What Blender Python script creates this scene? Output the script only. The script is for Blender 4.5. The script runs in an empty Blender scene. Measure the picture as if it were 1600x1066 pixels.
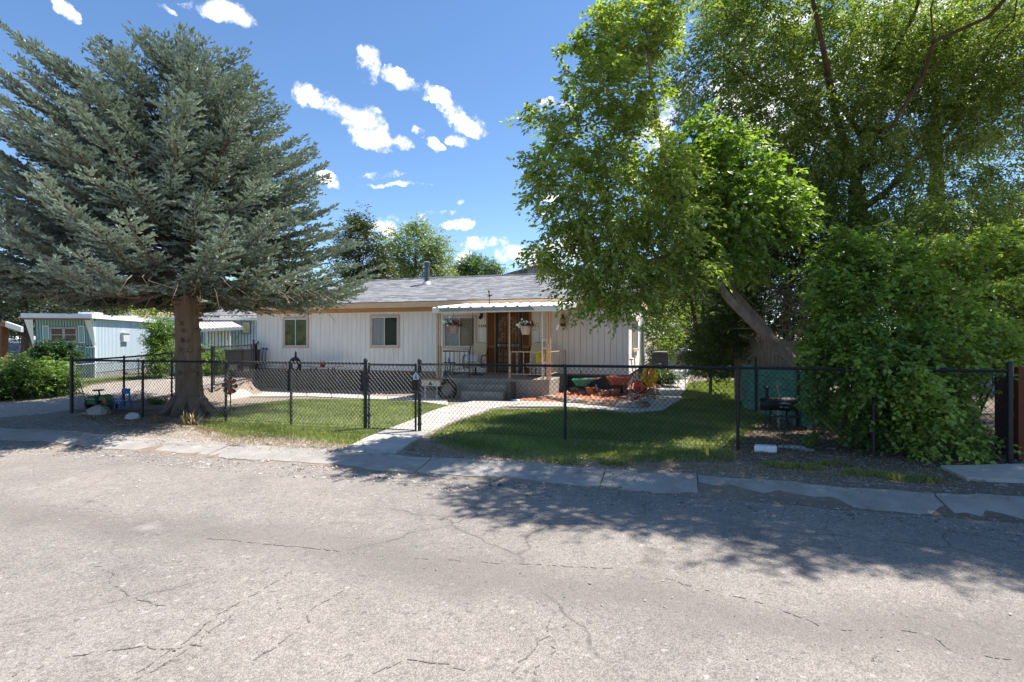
import bpy, bmesh, math, random
import numpy as np
from math import sin, cos, pi, radians, sqrt, atan2
from mathutils import Vector, Matrix
random.seed(7)
RNG = np.random.default_rng(11)
S = bpy.context.scene
COL = S.collection

# ------------------------------------------------------------------ camera, sky, sun, exposure
TH = math.atan(850/2740.0); TS, TC = sin(TH), cos(TH)
CZ = 1.6
cam_d = bpy.data.cameras.new('camera'); cam = bpy.data.objects.new('camera', cam_d); COL.objects.link(cam)
cam.location = (0, 0, CZ); cam.rotation_euler = (pi/2, 0, TH)
cam_d.sensor_width = 36; cam_d.lens = 850/1600*36; cam_d.clip_start = .05; cam_d.clip_end = 3000
S.camera = cam
S.view_settings.view_transform = 'Standard'; S.view_settings.look = 'None'; S.view_settings.gamma = 1
S.view_settings.exposure = 0.92
SUNV = Vector((.42, .36, 1)).normalized()
el = math.asin(SUNV.z); az = atan2(SUNV.x, SUNV.y)
sun_d = bpy.data.lights.new('sun', 'SUN'); sun_d.energy = 5.0; sun_d.angle = radians(.5); sun_d.color = (1, .955, .89)
sun = bpy.data.objects.new('sun', sun_d); COL.objects.link(sun)
sun.rotation_euler = SUNV.to_track_quat('Z', 'Y').to_euler()

def ray(px):
    u = (px-800)/850.0
    return (-TS+u*TC, TC+u*TS)
def at(px, py, Y):
    a, b = ray(px); t = Y/b
    return Vector((a*t, Y, CZ-(py-533)/850.0*t))
def atd(px, py, d):
    a, b = ray(px)
    return Vector((a*d, b*d, CZ-(py-533)/850.0*d))

W = bpy.data.worlds.new('World'); S.world = W; W.use_nodes = True
def world_nodes():
    nt = W.node_tree; nt.nodes.clear(); N = nt.nodes; L = nt.links
    out = N.new('ShaderNodeOutputWorld'); bg = N.new('ShaderNodeBackground')
    sky = N.new('ShaderNodeTexSky'); sky.sky_type = 'NISHITA'; sky.sun_disc = False
    sky.sun_elevation = el; sky.sun_rotation = az; sky.altitude = 1900; sky.air_density = 1.0; sky.dust_density = .6; sky.ozone_density = 1.6
    hsv = N.new('ShaderNodeHueSaturation'); hsv.inputs['Saturation'].default_value = 1.13; hsv.inputs['Value'].default_value = 1.12
    L.new(sky.outputs[0], hsv.inputs['Color'])
    tc = N.new('ShaderNodeTexCoord'); sep = N.new('ShaderNodeSeparateXYZ'); L.new(tc.outputs['Generated'], sep.inputs[0])
    def M(op, a, b=None, c=None, clamp=False):
        n = N.new('ShaderNodeMath'); n.operation = op; n.use_clamp = clamp
        for i, v in enumerate((a, b, c)):
            if v is None: continue
            if isinstance(v, (int, float)): n.inputs[i].default_value = v
            else: L.new(v, n.inputs[i])
        return n.outputs[0]
    nw = N.new('ShaderNodeTexNoise'); nw.inputs['Scale'].default_value = 9; nw.inputs['Detail'].default_value = 5; nw.inputs['Roughness'].default_value = .6; L.new(tc.outputs['Generated'], nw.inputs['Vector'])
    sw = N.new('ShaderNodeSeparateXYZ'); L.new(nw.outputs['Color'], sw.inputs[0])
    AZ = M('ADD', M('ARCTAN2', sep.outputs[0], sep.outputs[1]), M('MULTIPLY', M('SUBTRACT', sw.outputs[0], .5), .13)); EL = M('ADD', M('ARCSINE', sep.outputs[2]), M('MULTIPLY', M('SUBTRACT', sw.outputs[1], .5), .075))
    nz = N.new('ShaderNodeTexNoise'); nz.inputs['Scale'].default_value = 14; nz.inputs['Detail'].default_value = 6; nz.inputs['Roughness'].default_value = .62
    L.new(tc.outputs['Generated'], nz.inputs['Vector'])
    nz2 = N.new('ShaderNodeTexNoise'); nz2.inputs['Scale'].default_value = 38; nz2.inputs['Detail'].default_value = 5; nz2.inputs['Roughness'].default_value = .65
    L.new(tc.outputs['Generated'], nz2.inputs['Vector'])
    nn = M('ADD', M('MULTIPLY', M('SUBTRACT', nz.outputs[0], .5), 3.4), M('MULTIPLY', M('SUBTRACT', nz2.outputs[0], .5), 3.2))
    # each cloud: direction (through the photo's place of it), half sizes, tilt, density
    CL = [(545,190,62,26,-.5,1),(505,165,38,22,-.5,1),(585,222,48,11,-.05,1),(568,112,26,24,-.9,1),(560,95,17,12,-.4,.9),(632,130,36,17,-.3,1),(690,150,30,18,-.5,1),(725,178,42,22,-.45,1),
          (676,226,22,10,-.2,.9),(714,217,12,9,.5,.8),(648,208,12,7,-.5,.6),(572,180,16,10,-.3,.7),(522,278,28,10,-.1,1),(632,288,46,4,0,.45),(605,271,26,3,0,.35),(650,336,60,6,.05,.35),
          (345,18,42,18,-.1,1),(270,16,14,6,-.3,.5),(100,4,22,9,-.4,.9),(608,357,24,17,0,1),(585,366,18,9,0,.8),(722,353,28,9,0,1),(762,383,36,10,0,1),(800,408,28,17,0,1),(830,415,36,18,0,1),(722,404,18,14,0,.9),
          (848,308,14,5,0,.9),(845,330,12,5,0,.8),(870,160,34,9,-.1,.7),(722,320,12,4,.2,.6),(1200,140,150,120,0,1.1),(1450,70,260,120,0,1.0),(1640,250,60,20,0,.9),(1530,380,130,60,0,1.0),(900,400,60,60,0,.7),
          (1020,230,60,60,.3,.7),(-400,200,120,50,.2,.8),(2100,250,120,50,0,.9)]
    tot = None
    for (px, py, rx, ry, tilt, den) in CL:
        a, b = ray(px); z = -(py-533)/850.0; n_ = sqrt(a*a+b*b+z*z); A0 = atan2(a, b); E0 = math.asin(z/n_)
        a2, b2 = ray(px+rx); rA = abs(atan2(a2, b2)-A0)
        z2 = -(py-ry-533)/850.0; rE = abs(math.atan(z2/sqrt(a*a+b*b))-E0)
        dA = M('SUBTRACT', AZ, A0); dE = M('SUBTRACT', EL, E0)
        ct, st = cos(tilt), sin(tilt)
        x = M('MULTIPLY', M('ADD', M('MULTIPLY', dA, ct), M('MULTIPLY', dE, st)), 1/rA)
        y = M('MULTIPLY', M('SUBTRACT', M('MULTIPLY', dE, ct), M('MULTIPLY', dA, st)), 1/rE)
        r2 = M('ADD', M('MULTIPLY', x, x), M('MULTIPLY', y, y))
        v = M('MULTIPLY', M('MAXIMUM', M('SUBTRACT', 1.35, r2), 0), den)
        tot = v if tot is None else M('MAXIMUM', tot, v)
    hit = M('MULTIPLY', M('GREATER_THAN', tot, .01), M('ADD', M('MULTIPLY', tot, .85), nn))
    ramp = N.new('ShaderNodeMapRange'); ramp.interpolation_type = 'SMOOTHSTEP'
    ramp.inputs['From Min'].default_value = .12; ramp.inputs['From Max'].default_value = 1.25
    L.new(hit, ramp.inputs['Value'])
    shade = N.new('ShaderNodeMixRGB'); shade.inputs[1].default_value = (5.8, 6.1, 6.7, 1); shade.inputs[2].default_value = (8.0, 8.0, 8.1, 1)
    L.new(M('MULTIPLY', hit, .8, clamp=True), shade.inputs[0])
    mix = N.new('ShaderNodeMixRGB'); L.new(ramp.outputs[0], mix.inputs[0]); L.new(hsv.outputs[0], mix.inputs[1]); L.new(shade.outputs[0], mix.inputs[2])
    L.new(mix.outputs[0], bg.inputs['Color']); bg.inputs['Strength'].default_value = .106
    L.new(bg.outputs[0], out.inputs['Surface'])
world_nodes()

# ------------------------------------------------------------------ materials
MATS = {}
def mat(name, rgb, rough=.8, var=.15, scale=6, bump=0, bscale=40, metal=0, spec=.3, stretch=(1,1,1), rgb2=None, coat=0):
    if name in MATS: return MATS[name]
    m = bpy.data.materials.new(name); m.use_nodes = True; nt = m.node_tree; N = nt.nodes; L = nt.links
    b = N['Principled BSDF']; b.inputs['Roughness'].default_value = rough; b.inputs['Metallic'].default_value = metal
    b.inputs['Specular IOR Level'].default_value = spec
    if coat: b.inputs['Coat Weight'].default_value = coat
    tc = N.new('ShaderNodeTexCoord'); mp = N.new('ShaderNodeMapping'); mp.inputs['Scale'].default_value = stretch
    L.new(tc.outputs['Object'], mp.inputs[0])
    nz = N.new('ShaderNodeTexNoise'); nz.inputs['Scale'].default_value = scale; nz.inputs['Detail'].default_value = 6; nz.inputs['Roughness'].default_value = .65
    L.new(mp.outputs[0], nz.inputs['Vector'])
    mx = N.new('ShaderNodeMixRGB')
    c2 = rgb2 if rgb2 else tuple(min(1, c*(1+var)) for c in rgb); c1 = rgb if rgb2 else tuple(c*(1-var) for c in rgb)
    mx.inputs[1].default_value = (*c1, 1); mx.inputs[2].default_value = (*c2, 1)
    mr = N.new('ShaderNodeMapRange'); mr.inputs['From Min'].default_value = .3; mr.inputs['From Max'].default_value = .7
    L.new(nz.outputs[0], mr.inputs['Value']); L.new(mr.outputs[0], mx.inputs[0]); L.new(mx.outputs[0], b.inputs['Base Color'])
    if bump:
        n2 = N.new('ShaderNodeTexNoise'); n2.inputs['Scale'].default_value = bscale; n2.inputs['Detail'].default_value = 4; L.new(mp.outputs[0], n2.inputs['Vector'])
        bp = N.new('ShaderNodeBump'); bp.inputs['Strength'].default_value = bump; bp.inputs['Distance'].default_value = .02
        L.new(n2.outputs[0], bp.inputs['Height']); L.new(bp.outputs[0], b.inputs['Normal'])
    MATS[name] = m; return m

def leafmat(name, c1, c2, trans=.35, rough=.42):
    if name in MATS: return MATS[name]
    m = bpy.data.materials.new(name); m.use_nodes = True; nt = m.node_tree; N = nt.nodes; L = nt.links
    b = N['Principled BSDF']; out = N['Material Output']
    at_ = N.new('ShaderNodeAttribute'); at_.attribute_name = 'tint'
    mx = N.new('ShaderNodeMixRGB'); mx.inputs[1].default_value = (*c1, 1); mx.inputs[2].default_value = (*c2, 1); L.new(at_.outputs['Fac'], mx.inputs[0])
    L.new(mx.outputs[0], b.inputs['Base Color']); b.inputs['Roughness'].default_value = rough; b.inputs['Specular IOR Level'].default_value = .6 if trans > .3 else .3
    if trans:
        t = N.new('ShaderNodeBsdfTranslucent'); ms = N.new('ShaderNodeMixShader'); ms.inputs[0].default_value = trans
        g_ = N.new('ShaderNodeMixRGB'); g_.blend_type = 'MULTIPLY'; g_.inputs[0].default_value = 1; g_.inputs[2].default_value = (1.5, 1.6, .55, 1)
        L.new(mx.outputs[0], g_.inputs[1]); L.new(g_.outputs[0], t.inputs[0])
        L.new(b.outputs[0], ms.inputs[1]); L.new(t.outputs[0], ms.inputs[2]); L.new(ms.outputs[0], out.inputs['Surface'])
    MATS[name] = m; return m

# ------------------------------------------------------------------ mesh helpers
def tag(o, label=None, cat=None, group=None, kind=None):
    if label: o['label'] = label
    if cat: o['category'] = cat
    if group: o['group'] = group
    if kind: o['kind'] = kind
    return o
def empty(name, loc, label, cat, group=None, kind=None):
    o = bpy.data.objects.new(name, None); COL.objects.link(o); o.location = loc; o.empty_display_size = .2
    return tag(o, label, cat, group, kind)
def origin(o):
    p = Vector((0,0,0))
    while o is not None: p = p+o.location; o = o.parent
    return p
def link(name, me, m, parent):
    o = bpy.data.objects.new(name, me); COL.objects.link(o)
    if m is not None:
        for x in (m if isinstance(m, (list, tuple)) else [m]): me.materials.append(x)
    if parent is not None: o.parent = parent
    return o

class MB:
    def __init__(s): s.v = []; s.f = []
    def add(s, vs, fs):
        n = len(s.v); s.v += [tuple(p) for p in vs]; s.f += [tuple(i+n for i in f) for f in fs]; return s
    def box(s, x0, x1, y0, y1, z0, z1):
        return s.add([(x0,y0,z0),(x1,y0,z0),(x1,y1,z0),(x0,y1,z0),(x0,y0,z1),(x1,y0,z1),(x1,y1,z1),(x0,y1,z1)],
                     [(0,3,2,1),(4,5,6,7),(0,1,5,4),(1,2,6,5),(2,3,7,6),(3,0,4,7)])
    def obox(s, c, ax, ay, az_):      # centre and three half-axis vectors
        c = Vector(c); ax = Vector(ax); ay = Vector(ay); az_ = Vector(az_)
        vs = [c+ax*i+ay*j+az_*k for k in (-1,1) for (i,j) in ((-1,-1),(1,-1),(1,1),(-1,1))]
        return s.add(vs, [(0,3,2,1),(4,5,6,7),(0,1,5,4),(1,2,6,5),(2,3,7,6),(3,0,4,7)])
    def prism(s, poly, d):            # poly: list of 3d points, d: extrusion vector
        n = len(poly); d = Vector(d); P = [Vector(p) for p in poly]
        return s.add(P+[p+d for p in P], [tuple(range(n))[::-1], tuple(range(n, 2*n))]+[(i,(i+1)%n,(i+1)%n+n,i+n) for i in range(n)])
    def tube(s, pts, rad, n=6, cap=True):
        pts = [Vector(p) for p in pts]
        if not isinstance(rad, (list, tuple)): rad = [rad]*len(pts)
        base = len(s.v); prev = None
        for i, p in enumerate(pts):
            t = (pts[min(i+1, len(pts)-1)]-pts[max(i-1, 0)]);  t = t.normalized() if t.length > 1e-9 else Vector((0,0,1))
            if prev is None: a = t.orthogonal().normalized()
            else:
                a = prev-t*prev.dot(t); a = a.normalized() if a.length > 1e-6 else t.orthogonal().normalized()
            prev = a; b = t.cross(a)
            for k in range(n):
                an = 2*pi*k/n; s.v.append(tuple(p+(a*cos(an)+b*sin(an))*rad[i]))
        for i in range(len(pts)-1):
            for k in range(n):
                q = base+i*n; s.f.append((q+k, q+(k+1)%n, q+n+(k+1)%n, q+n+k))
        if cap:
            s.f.append(tuple(base+k for k in range(n))[::-1]); s.f.append(tuple(base+(len(pts)-1)*n+k for k in range(n)))
        return s
    def lathe(s, c, prof, n=16, sx=1, sy=1):
        base = len(s.v)
        for (r, z) in prof:
            for k in range(n):
                an = 2*pi*k/n; s.v.append((c[0]+r*cos(an)*sx, c[1]+r*sin(an)*sy, c[2]+z))
        for i in range(len(prof)-1):
            for k in range(n):
                q = base+i*n; s.f.append((q+k, q+(k+1)%n, q+n+(k+1)%n, q+n+k))
        s.f.append(tuple(base+k for k in range(n))[::-1]); s.f.append(tuple(base+(len(prof)-1)*n+k for k in range(n)))
        return s
    def ball(s, c, r, n=10, sq=1, jit=0):
        prof = []
        m_ = max(4, n//2)
        for i in range(m_+1):
            a = -pi/2+pi*i/m_; prof.append((max(r*cos(a), r*.02), r*sq*sin(a)))
        q = len(s.v); s.lathe(c, prof, n)
        if jit:
            for i in range(q, len(s.v)):
                v = Vector(s.v[i])-Vector(c); s.v[i] = tuple(Vector(c)+v*(1+random.uniform(-jit, jit)))
        return s
    def ring(s, c, R, r, axis='z', n=24, m_=6, sx=1, sz=1, a0=0, a1=2*pi):
        pts = []
        for i in range(n+1):
            a = a0+(a1-a0)*i/n
            if axis == 'z': pts.append((c[0]+R*cos(a)*sx, c[1]+R*sin(a)*sz, c[2]))
            elif axis == 'y': pts.append((c[0]+R*cos(a)*sx, c[1], c[2]+R*sin(a)*sz))
            else: pts.append((c[0], c[1]+R*cos(a)*sx, c[2]+R*sin(a)*sz))
        return s.tube(pts, r, m_)
    def build(s, name, m, parent=None, smooth=False, bevel=0):
        o0 = origin(parent) if parent is not None else None
        if o0 is None:                                   # a thing of one mesh: its origin at its base
            vs = s.v
            cx = sum(v[0] for v in vs)/len(vs); cy = sum(v[1] for v in vs)/len(vs); cz = min(v[2] for v in vs); o0 = Vector((cx, cy, cz))
            loc = o0
        else: loc = None
        me = bpy.data.meshes.new(name); me.from_pydata([(v[0]-o0.x, v[1]-o0.y, v[2]-o0.z) for v in s.v], [], s.f)
        me.validate(); bm = bmesh.new(); bm.from_mesh(me); bmesh.ops.recalc_face_normals(bm, faces=bm.faces); bm.to_mesh(me); bm.free()
        if smooth:
            for p in me.polygons: p.use_smooth = True
        o = link(name, me, m, parent)
        if loc is not None: o.location = loc
        if bevel:
            b = o.modifiers.new('bevel', 'BEVEL'); b.width = bevel; b.segments = 2; b.limit_method = 'ANGLE'
        return o

def ss(t): t = np.clip(t, 0, 1); return t*t*(3-2*t)
def g(x, y):
    x = np.asarray(x, float); y = np.asarray(y, float)
    front = np.where(y < 6.3, -.13, np.where(y < 6.95, -.13+.08*(y-6.3)/.65, -.05+.05*np.clip((y-6.95)/1.7, 0, 1)))
    yard = -.3*np.clip((-x-2)/10, 0, 1)*ss((y-9)/7)
    xb = np.interp(y, [0, 12.7, 15.7, 18, 60], [-13.1, -13.1, -14.3, -16.6, -16.6])
    D = ss((xb-x)/.28)
    drive = .26*ss((y-8.8)/6.5)*(1-.45*ss((y-15.2)/2.5))*(1-ss((-18.8-x)/2.5)) - .1*ss((-18.8-x)/2.5)
    back = np.where(y > 8.65, yard*(1-D)+drive*D, 0)
    lump = .012*np.sin(x*2.1+np.sin(y*1.7))*np.sin(y*2.7+x*.6)*np.clip((y-6.9)/.6, 0, 1)
    return front+back+lump
def gz(x, y): return float(g(x, y))
def gp(px, py):
    z = 0
    for _ in range(12):
        a, b = ray(px); t = (CZ-z)*850/(py-533.0); z = gz(a*t, b*t)
    return Vector((a*t, b*t, z))

def inside(poly, X, Y):
    r = np.zeros(X.shape, bool); n = len(poly)
    for i in range(n):
        x1, y1 = poly[i][:2]; x2, y2 = poly[(i+1) % n][:2]
        if y1 == y2: continue
        c = ((y1 > Y) != (y2 > Y)) & (X < (x2-x1)*(Y-y1)/(y2-y1)+x1); r ^= c
    return r
def sheet(name, poly, dz, m, step=.1, jag=.06, parent=None, inner=None):
    xs = [p[0] for p in poly]; ys = [p[1] for p in poly]
    X = np.arange(min(xs)-step, max(xs)+step, step); Y = np.arange(min(ys)-step, max(ys)+step, step)
    GX, GY = np.meshgrid(X, Y)
    cx = GX[:-1,:-1]+step/2; cy = GY[:-1,:-1]+step/2
    jx = jag*np.sin(cx*7.3+cy*3.1)+jag*np.sin(cx*17.7-cy*11.3)*.7; jy = jag*np.sin(cy*9.1+cx*4.7)+jag*np.sin(cx*21.+cy*13)*.7
    k = inside(poly, cx+jx, cy+jy)
    idx = np.arange(GX.size).reshape(GX.shape)
    F = np.stack([idx[:-1,:-1][k], idx[:-1,1:][k], idx[1:,1:][k], idx[1:,:-1][k]], 1)
    V = np.stack([GX.ravel(), GY.ravel(), g(GX, GY).ravel()+dz], 1)
    used = np.unique(F); remap = -np.ones(len(V), int); remap[used] = np.arange(len(used))
    return npmesh(name, V[used], remap[F], m, parent)
def npmesh(name, V, F, m, parent=None, tint=None, smooth=False):
    V = np.asarray(V, float); F = np.asarray(F, int); k = F.shape[1]
    if parent is not None: V = V-np.array(origin(parent))
    me = bpy.data.meshes.new(name)
    me.vertices.add(len(V)); me.vertices.foreach_set('co', V.ravel())
    me.loops.add(F.size); me.loops.foreach_set('vertex_index', F.ravel())
    me.polygons.add(len(F)); me.polygons.foreach_set('loop_start', np.arange(0, F.size, k)); me.polygons.foreach_set('loop_total', np.full(len(F), k))
    if smooth: me.polygons.foreach_set('use_smooth', np.ones(len(F), bool))
    if tint is not None:
        a = me.attributes.new('tint', 'FLOAT', 'POINT'); a.data.foreach_set('value', np.asarray(tint, float))
    me.update(calc_edges=True)
    return link(name, me, m, parent)

def nrm(v): return v/np.maximum(np.linalg.norm(v, axis=-1, keepdims=True), 1e-9)
def leaves(name, P, D, Nn, L, Wd, m, parent=None, tint=None, fold=.12):
    n = len(P); D = nrm(D); Sd = nrm(np.cross(D, Nn)); Nn = np.cross(Sd, D)
    L = np.broadcast_to(np.asarray(L, float), (n,))[:, None]; Wd = np.broadcast_to(np.asarray(Wd, float), (n,))[:, None]
    a = P; t = P+D*L; mid = P+D*L*.45+Nn*L*fold
    V = np.stack([a, mid+Sd*Wd/2, t, mid-Sd*Wd/2], 1).reshape(-1, 3)
    i = np.arange(n)*4
    F = np.concatenate([np.stack([i, i+1, i+2], 1), np.stack([i, i+2, i+3], 1)])
    if tint is None: tint = RNG.random(n)
    return npmesh(name, V, F, m, parent, tint=np.repeat(tint, 4))

def sprays(C, rad, ns, nl, sl, rng, up=.1, droop=.3, hang=.3, outward=None, ow=.6, flat=1.0):
    C = np.asarray(C, float); n = len(C)
    O = C[:, None, :]+rng.normal(size=(n, ns, 3))*np.asarray(rad).reshape(-1, 1, 1)*.55*np.array([1, 1, flat])
    D = rng.normal(size=(n, ns, 3))*np.array([1, 1, .55]); D[..., 2] += up
    if outward is not None: D += nrm(C-outward)[:, None, :]*ow
    D = nrm(D); ln = sl*rng.uniform(.6, 1.25, size=(n, ns, 1))
    t = (np.arange(nl)+.5)/nl
    P = O[:, :, None, :]+D[:, :, None, :]*(ln[:, :, None, :]*t[None, None, :, None])
    P[..., 2] -= droop*(ln*(t**2)[None, None, :])
    P += rng.normal(size=P.shape)*.012
    sid = nrm(np.cross(D, np.array([0, 0, 1.])))[:, :, None, :]*(np.where(np.arange(nl) % 2, 1, -1)[None, None, :, None])
    LD = sid*.8+D[:, :, None, :]*.7+rng.normal(size=P.shape)*.35; LD[..., 2] -= hang
    LN = rng.normal(size=P.shape)*.55; LN[..., 2] += 1
    tint = np.clip(rng.normal(.5, .2, size=(n, 1, 1))+rng.normal(0, .22, size=(n, ns, nl)), 0, 1)
    E = O+D*ln; E[..., 2] -= (droop*ln)[..., 0]
    return P.reshape(-1, 3), LD.reshape(-1, 3), LN.reshape(-1, 3), tint.ravel(), O.reshape(-1, 3), E.reshape(-1, 3)

def lobes_pts(lobes, n, rng, shell=.35):
    """lobes: (x,y,z,rx,ry,rz,weight)"""
    w = np.array([l[6]*(l[3]*l[4]*l[5])**.75 for l in lobes]); w = w/w.sum(); out = []
    for l, c in zip(lobes, rng.multinomial(n, w)):
        d = nrm(rng.normal(size=(c, 3))); r = rng.random((c, 1))**shell
        out.append(np.array(l[:3])+d*r*np.array(l[3:6]))
    return np.concatenate(out)
def plobe(px, py, d, rx, ry, rd, w=1):
    c = atd(px, py, d); return (c.x, c.y, c.z, rx/850*d, rd, ry/850*d, w)

def skeleton(mb, trunk_pts, trunk_r, targets, rng, tip=.008, sag=0.0, nn=7, thin=1.0):
    """trunk polylines (list of lists) with radii; targets joined one by one to the nearest point nearer the base"""
    nodes = []; par = []
    fixed_r = []
    for pl, rl in zip(trunk_pts, trunk_r):
        for i, (p, r) in enumerate(zip(pl, rl)):
            p = np.array(p, float)
            if i == 0 and nodes:
                j = int(np.argmin([np.linalg.norm(q-p) for q in nodes])); par.append(j)
            else: par.append(len(nodes)-1 if i else -1)
            nodes.append(p); fixed_r.append(r)
        mb.tube(pl, rl, nn+3)
    nf = len(nodes); base = nodes[0]; plen = [np.linalg.norm(p-base) for p in nodes]
    T = sorted([np.array(t) for t in targets], key=lambda t: np.linalg.norm(t-base)); segs = []
    start_ok = [i for i in range(nf) if i >= 1]
    A = np.array([nodes[i] for i in start_ok]); Aid = list(start_ok); PL = np.array([plen[i] for i in start_ok])
    for t in T:
        d = np.linalg.norm(A-t, axis=1); j = int(np.argmin(d+.25*PL+.6*np.maximum(0, A[:, 2]-t[2]))); pj = Aid[j]
        a = nodes[pj]; dd = d[j]; last = pj
        k = max(1, min(4, int(dd/.5)))
        for s_ in range(1, k+1):
            f = s_/k; q = a+(t-a)*f
            if s_ < k: q = q+rng.normal(size=3)*.06*dd; q[2] += .12*dd*sin(pi*f)
            nodes.append(q); par.append(last); plen.append(plen[last]+dd/k); last = len(nodes)-1
            A = np.vstack([A, q]); Aid.append(last); PL = np.append(PL, plen[last])
    cnt = np.zeros(len(nodes))
    haschild = np.zeros(len(nodes), bool)
    for i in range(len(nodes)-1, -1, -1):
        if not haschild[i]: cnt[i] += 1
        if par[i] >= 0: cnt[par[i]] += cnt[i]; haschild[par[i]] = True
    for i in range(nf, len(nodes)):
        r1 = tip*cnt[i]**.5*thin; p = par[i]; r0 = r1*1.15 if p >= nf else min(fixed_r[p]*.7, r1*1.3)
        mb.tube([nodes[p], nodes[i]], [r0, r1*.9], 5 if r1 > .02 else 4, cap=False)
    return nodes
# ------------------------------------------------------------------ special surface materials
def asphalt_mat():
    m = bpy.data.materials.new('asphalt'); m.use_nodes = True; nt = m.node_tree; N = nt.nodes; L = nt.links; b = N['Principled BSDF']
    b.inputs['Roughness'].default_value = .9; b.inputs['Specular IOR Level'].default_value = .25
    tc = N.new('ShaderNodeTexCoord'); O = tc.outputs['Object']
    def noise(s, d=6, r=.6, vec=O):
        n = N.new('ShaderNodeTexNoise'); n.inputs['Scale'].default_value = s; n.inputs['Detail'].default_value = d; n.inputs['Roughness'].default_value = r; L.new(vec, n.inputs['Vector']); return n.outputs[0]
    def mr(v, a, b_, c=0, d=1):
        n = N.new('ShaderNodeMapRange'); n.inputs[1].default_value = a; n.inputs[2].default_value = b_; n.inputs[3].default_value = c; n.inputs[4].default_value = d; L.new(v, n.inputs[0]); return n.outputs[0]
    def mix(f, c1, c2, mode='MIX'):
        n = N.new('ShaderNodeMixRGB'); n.blend_type = mode
        for i, v in enumerate((f, c1, c2)):
            if isinstance(v, (int, float)): n.inputs[i].default_value = v
            elif isinstance(v, tuple): n.inputs[i].default_value = (*v, 1)
            else: L.new(v, n.inputs[i])
        return n.outputs[0]
    v = N.new('ShaderNodeTexVoronoi'); v.inputs['Scale'].default_value = 120; L.new(O, v.inputs['Vector'])
    v2 = N.new('ShaderNodeTexVoronoi'); v2.inputs['Scale'].default_value = 34; L.new(O, v2.inputs['Vector'])
    base = mix(mr(noise(.55, 5, .6), .35, .65), (.315, .278, .245), (.225, .201, .183))
    base = mix(mr(noise(2.6, 6, .7), .42, .72, 0, .5), base, (.37, .335, .30))
    base = mix(mr(noise(14, 4, .7), .35, .7, 0, .35), base, (.17, .15, .135))
    gray = N.new('ShaderNodeRGBToBW'); L.new(v.outputs['Color'], gray.inputs[0])
    ch = mix(mr(gray.outputs[0], .2, .85), (.62, .62, .62), (1.32, 1.3, 1.27))
    base = mix(.85, base, ch, 'MULTIPLY')
    g2 = N.new('ShaderNodeRGBToBW'); L.new(v2.outputs['Color'], g2.inputs[0])
    base = mix(mr(g2.outputs[0], .84, .9, 0, .4), base, (.09, .08, .075)); base = mix(mr(g2.outputs[0], .12, .07, 0, .3), base, (.62, .58, .53))
    # worn wheel tracks along the street, patches, cracks
    sep = N.new('ShaderNodeSeparateXYZ'); L.new(O, sep.inputs[0])
    w = N.new('ShaderNodeMath'); w.operation = 'ADD'; L.new(sep.outputs[1], w.inputs[0]); L.new(mr(noise(.35, 3), 0, 1, -.9, .9), w.inputs[1])
    trk = N.new('ShaderNodeMath'); trk.operation = 'ABSOLUTE'; t2 = N.new('ShaderNodeMath'); t2.operation = 'SUBTRACT'; t2.inputs[1].default_value = 3.75; L.new(w.outputs[0], t2.inputs[0]); L.new(t2.outputs[0], trk.inputs[0])
    base = mix(mr(trk.outputs[0], .5, .1, 0, .55), base, (.16, .14, .125))
    wp = N.new('ShaderNodeMixRGB'); wp.inputs[0].default_value = .32; nzc = N.new('ShaderNodeTexNoise'); nzc.inputs['Scale'].default_value = 1.4; nzc.inputs['Detail'].default_value = 5; L.new(O, nzc.inputs['Vector'])
    L.new(O, wp.inputs[1]); L.new(nzc.outputs['Color'], wp.inputs[2])
    ck = N.new('ShaderNodeTexVoronoi'); ck.feature = 'DISTANCE_TO_EDGE'; ck.inputs['Scale'].default_value = .45; L.new(wp.outputs[0], ck.inputs['Vector'])
    ckm = N.new('ShaderNodeMath'); ckm.operation = 'MULTIPLY'; L.new(mr(ck.outputs[0], .005, .001), ckm.inputs[0]); L.new(mr(noise(.8, 3), .45, .56), ckm.inputs[1])
    base = mix(mr(ckm.outputs[0], 0, 1, 0, .62), base, (.09, .08, .07))
    soft = N.new('ShaderNodeMath'); soft.operation = 'MULTIPLY'; L.new(mr(ck.outputs[0], .035, .0), soft.inputs[0]); L.new(mr(noise(.8, 3), .42, .6), soft.inputs[1])
    base = mix(mr(soft.outputs[0], 0, 1, 0, .18), base, (.13, .115, .1))
    base = mix(mr(noise(.9, 3, .5), .66, .74, 0, .5), base, (.42, .39, .36))
    # tar blots
    base = mix(mr(noise(1.25, 4, .55), .33, .25, 0, .6), base, (.075, .065, .055))
    L.new(base, b.inputs['Base Color'])
    bp = N.new('ShaderNodeBump'); bp.inputs['Strength'].default_value = .7; bp.inputs['Distance'].default_value = .006
    L.new(v.outputs['Distance'], bp.inputs['Height']); bp.invert = True
    L.new(bp.outputs[0], b.inputs['Normal'])
    MATS['asphalt'] = m; return m
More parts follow.
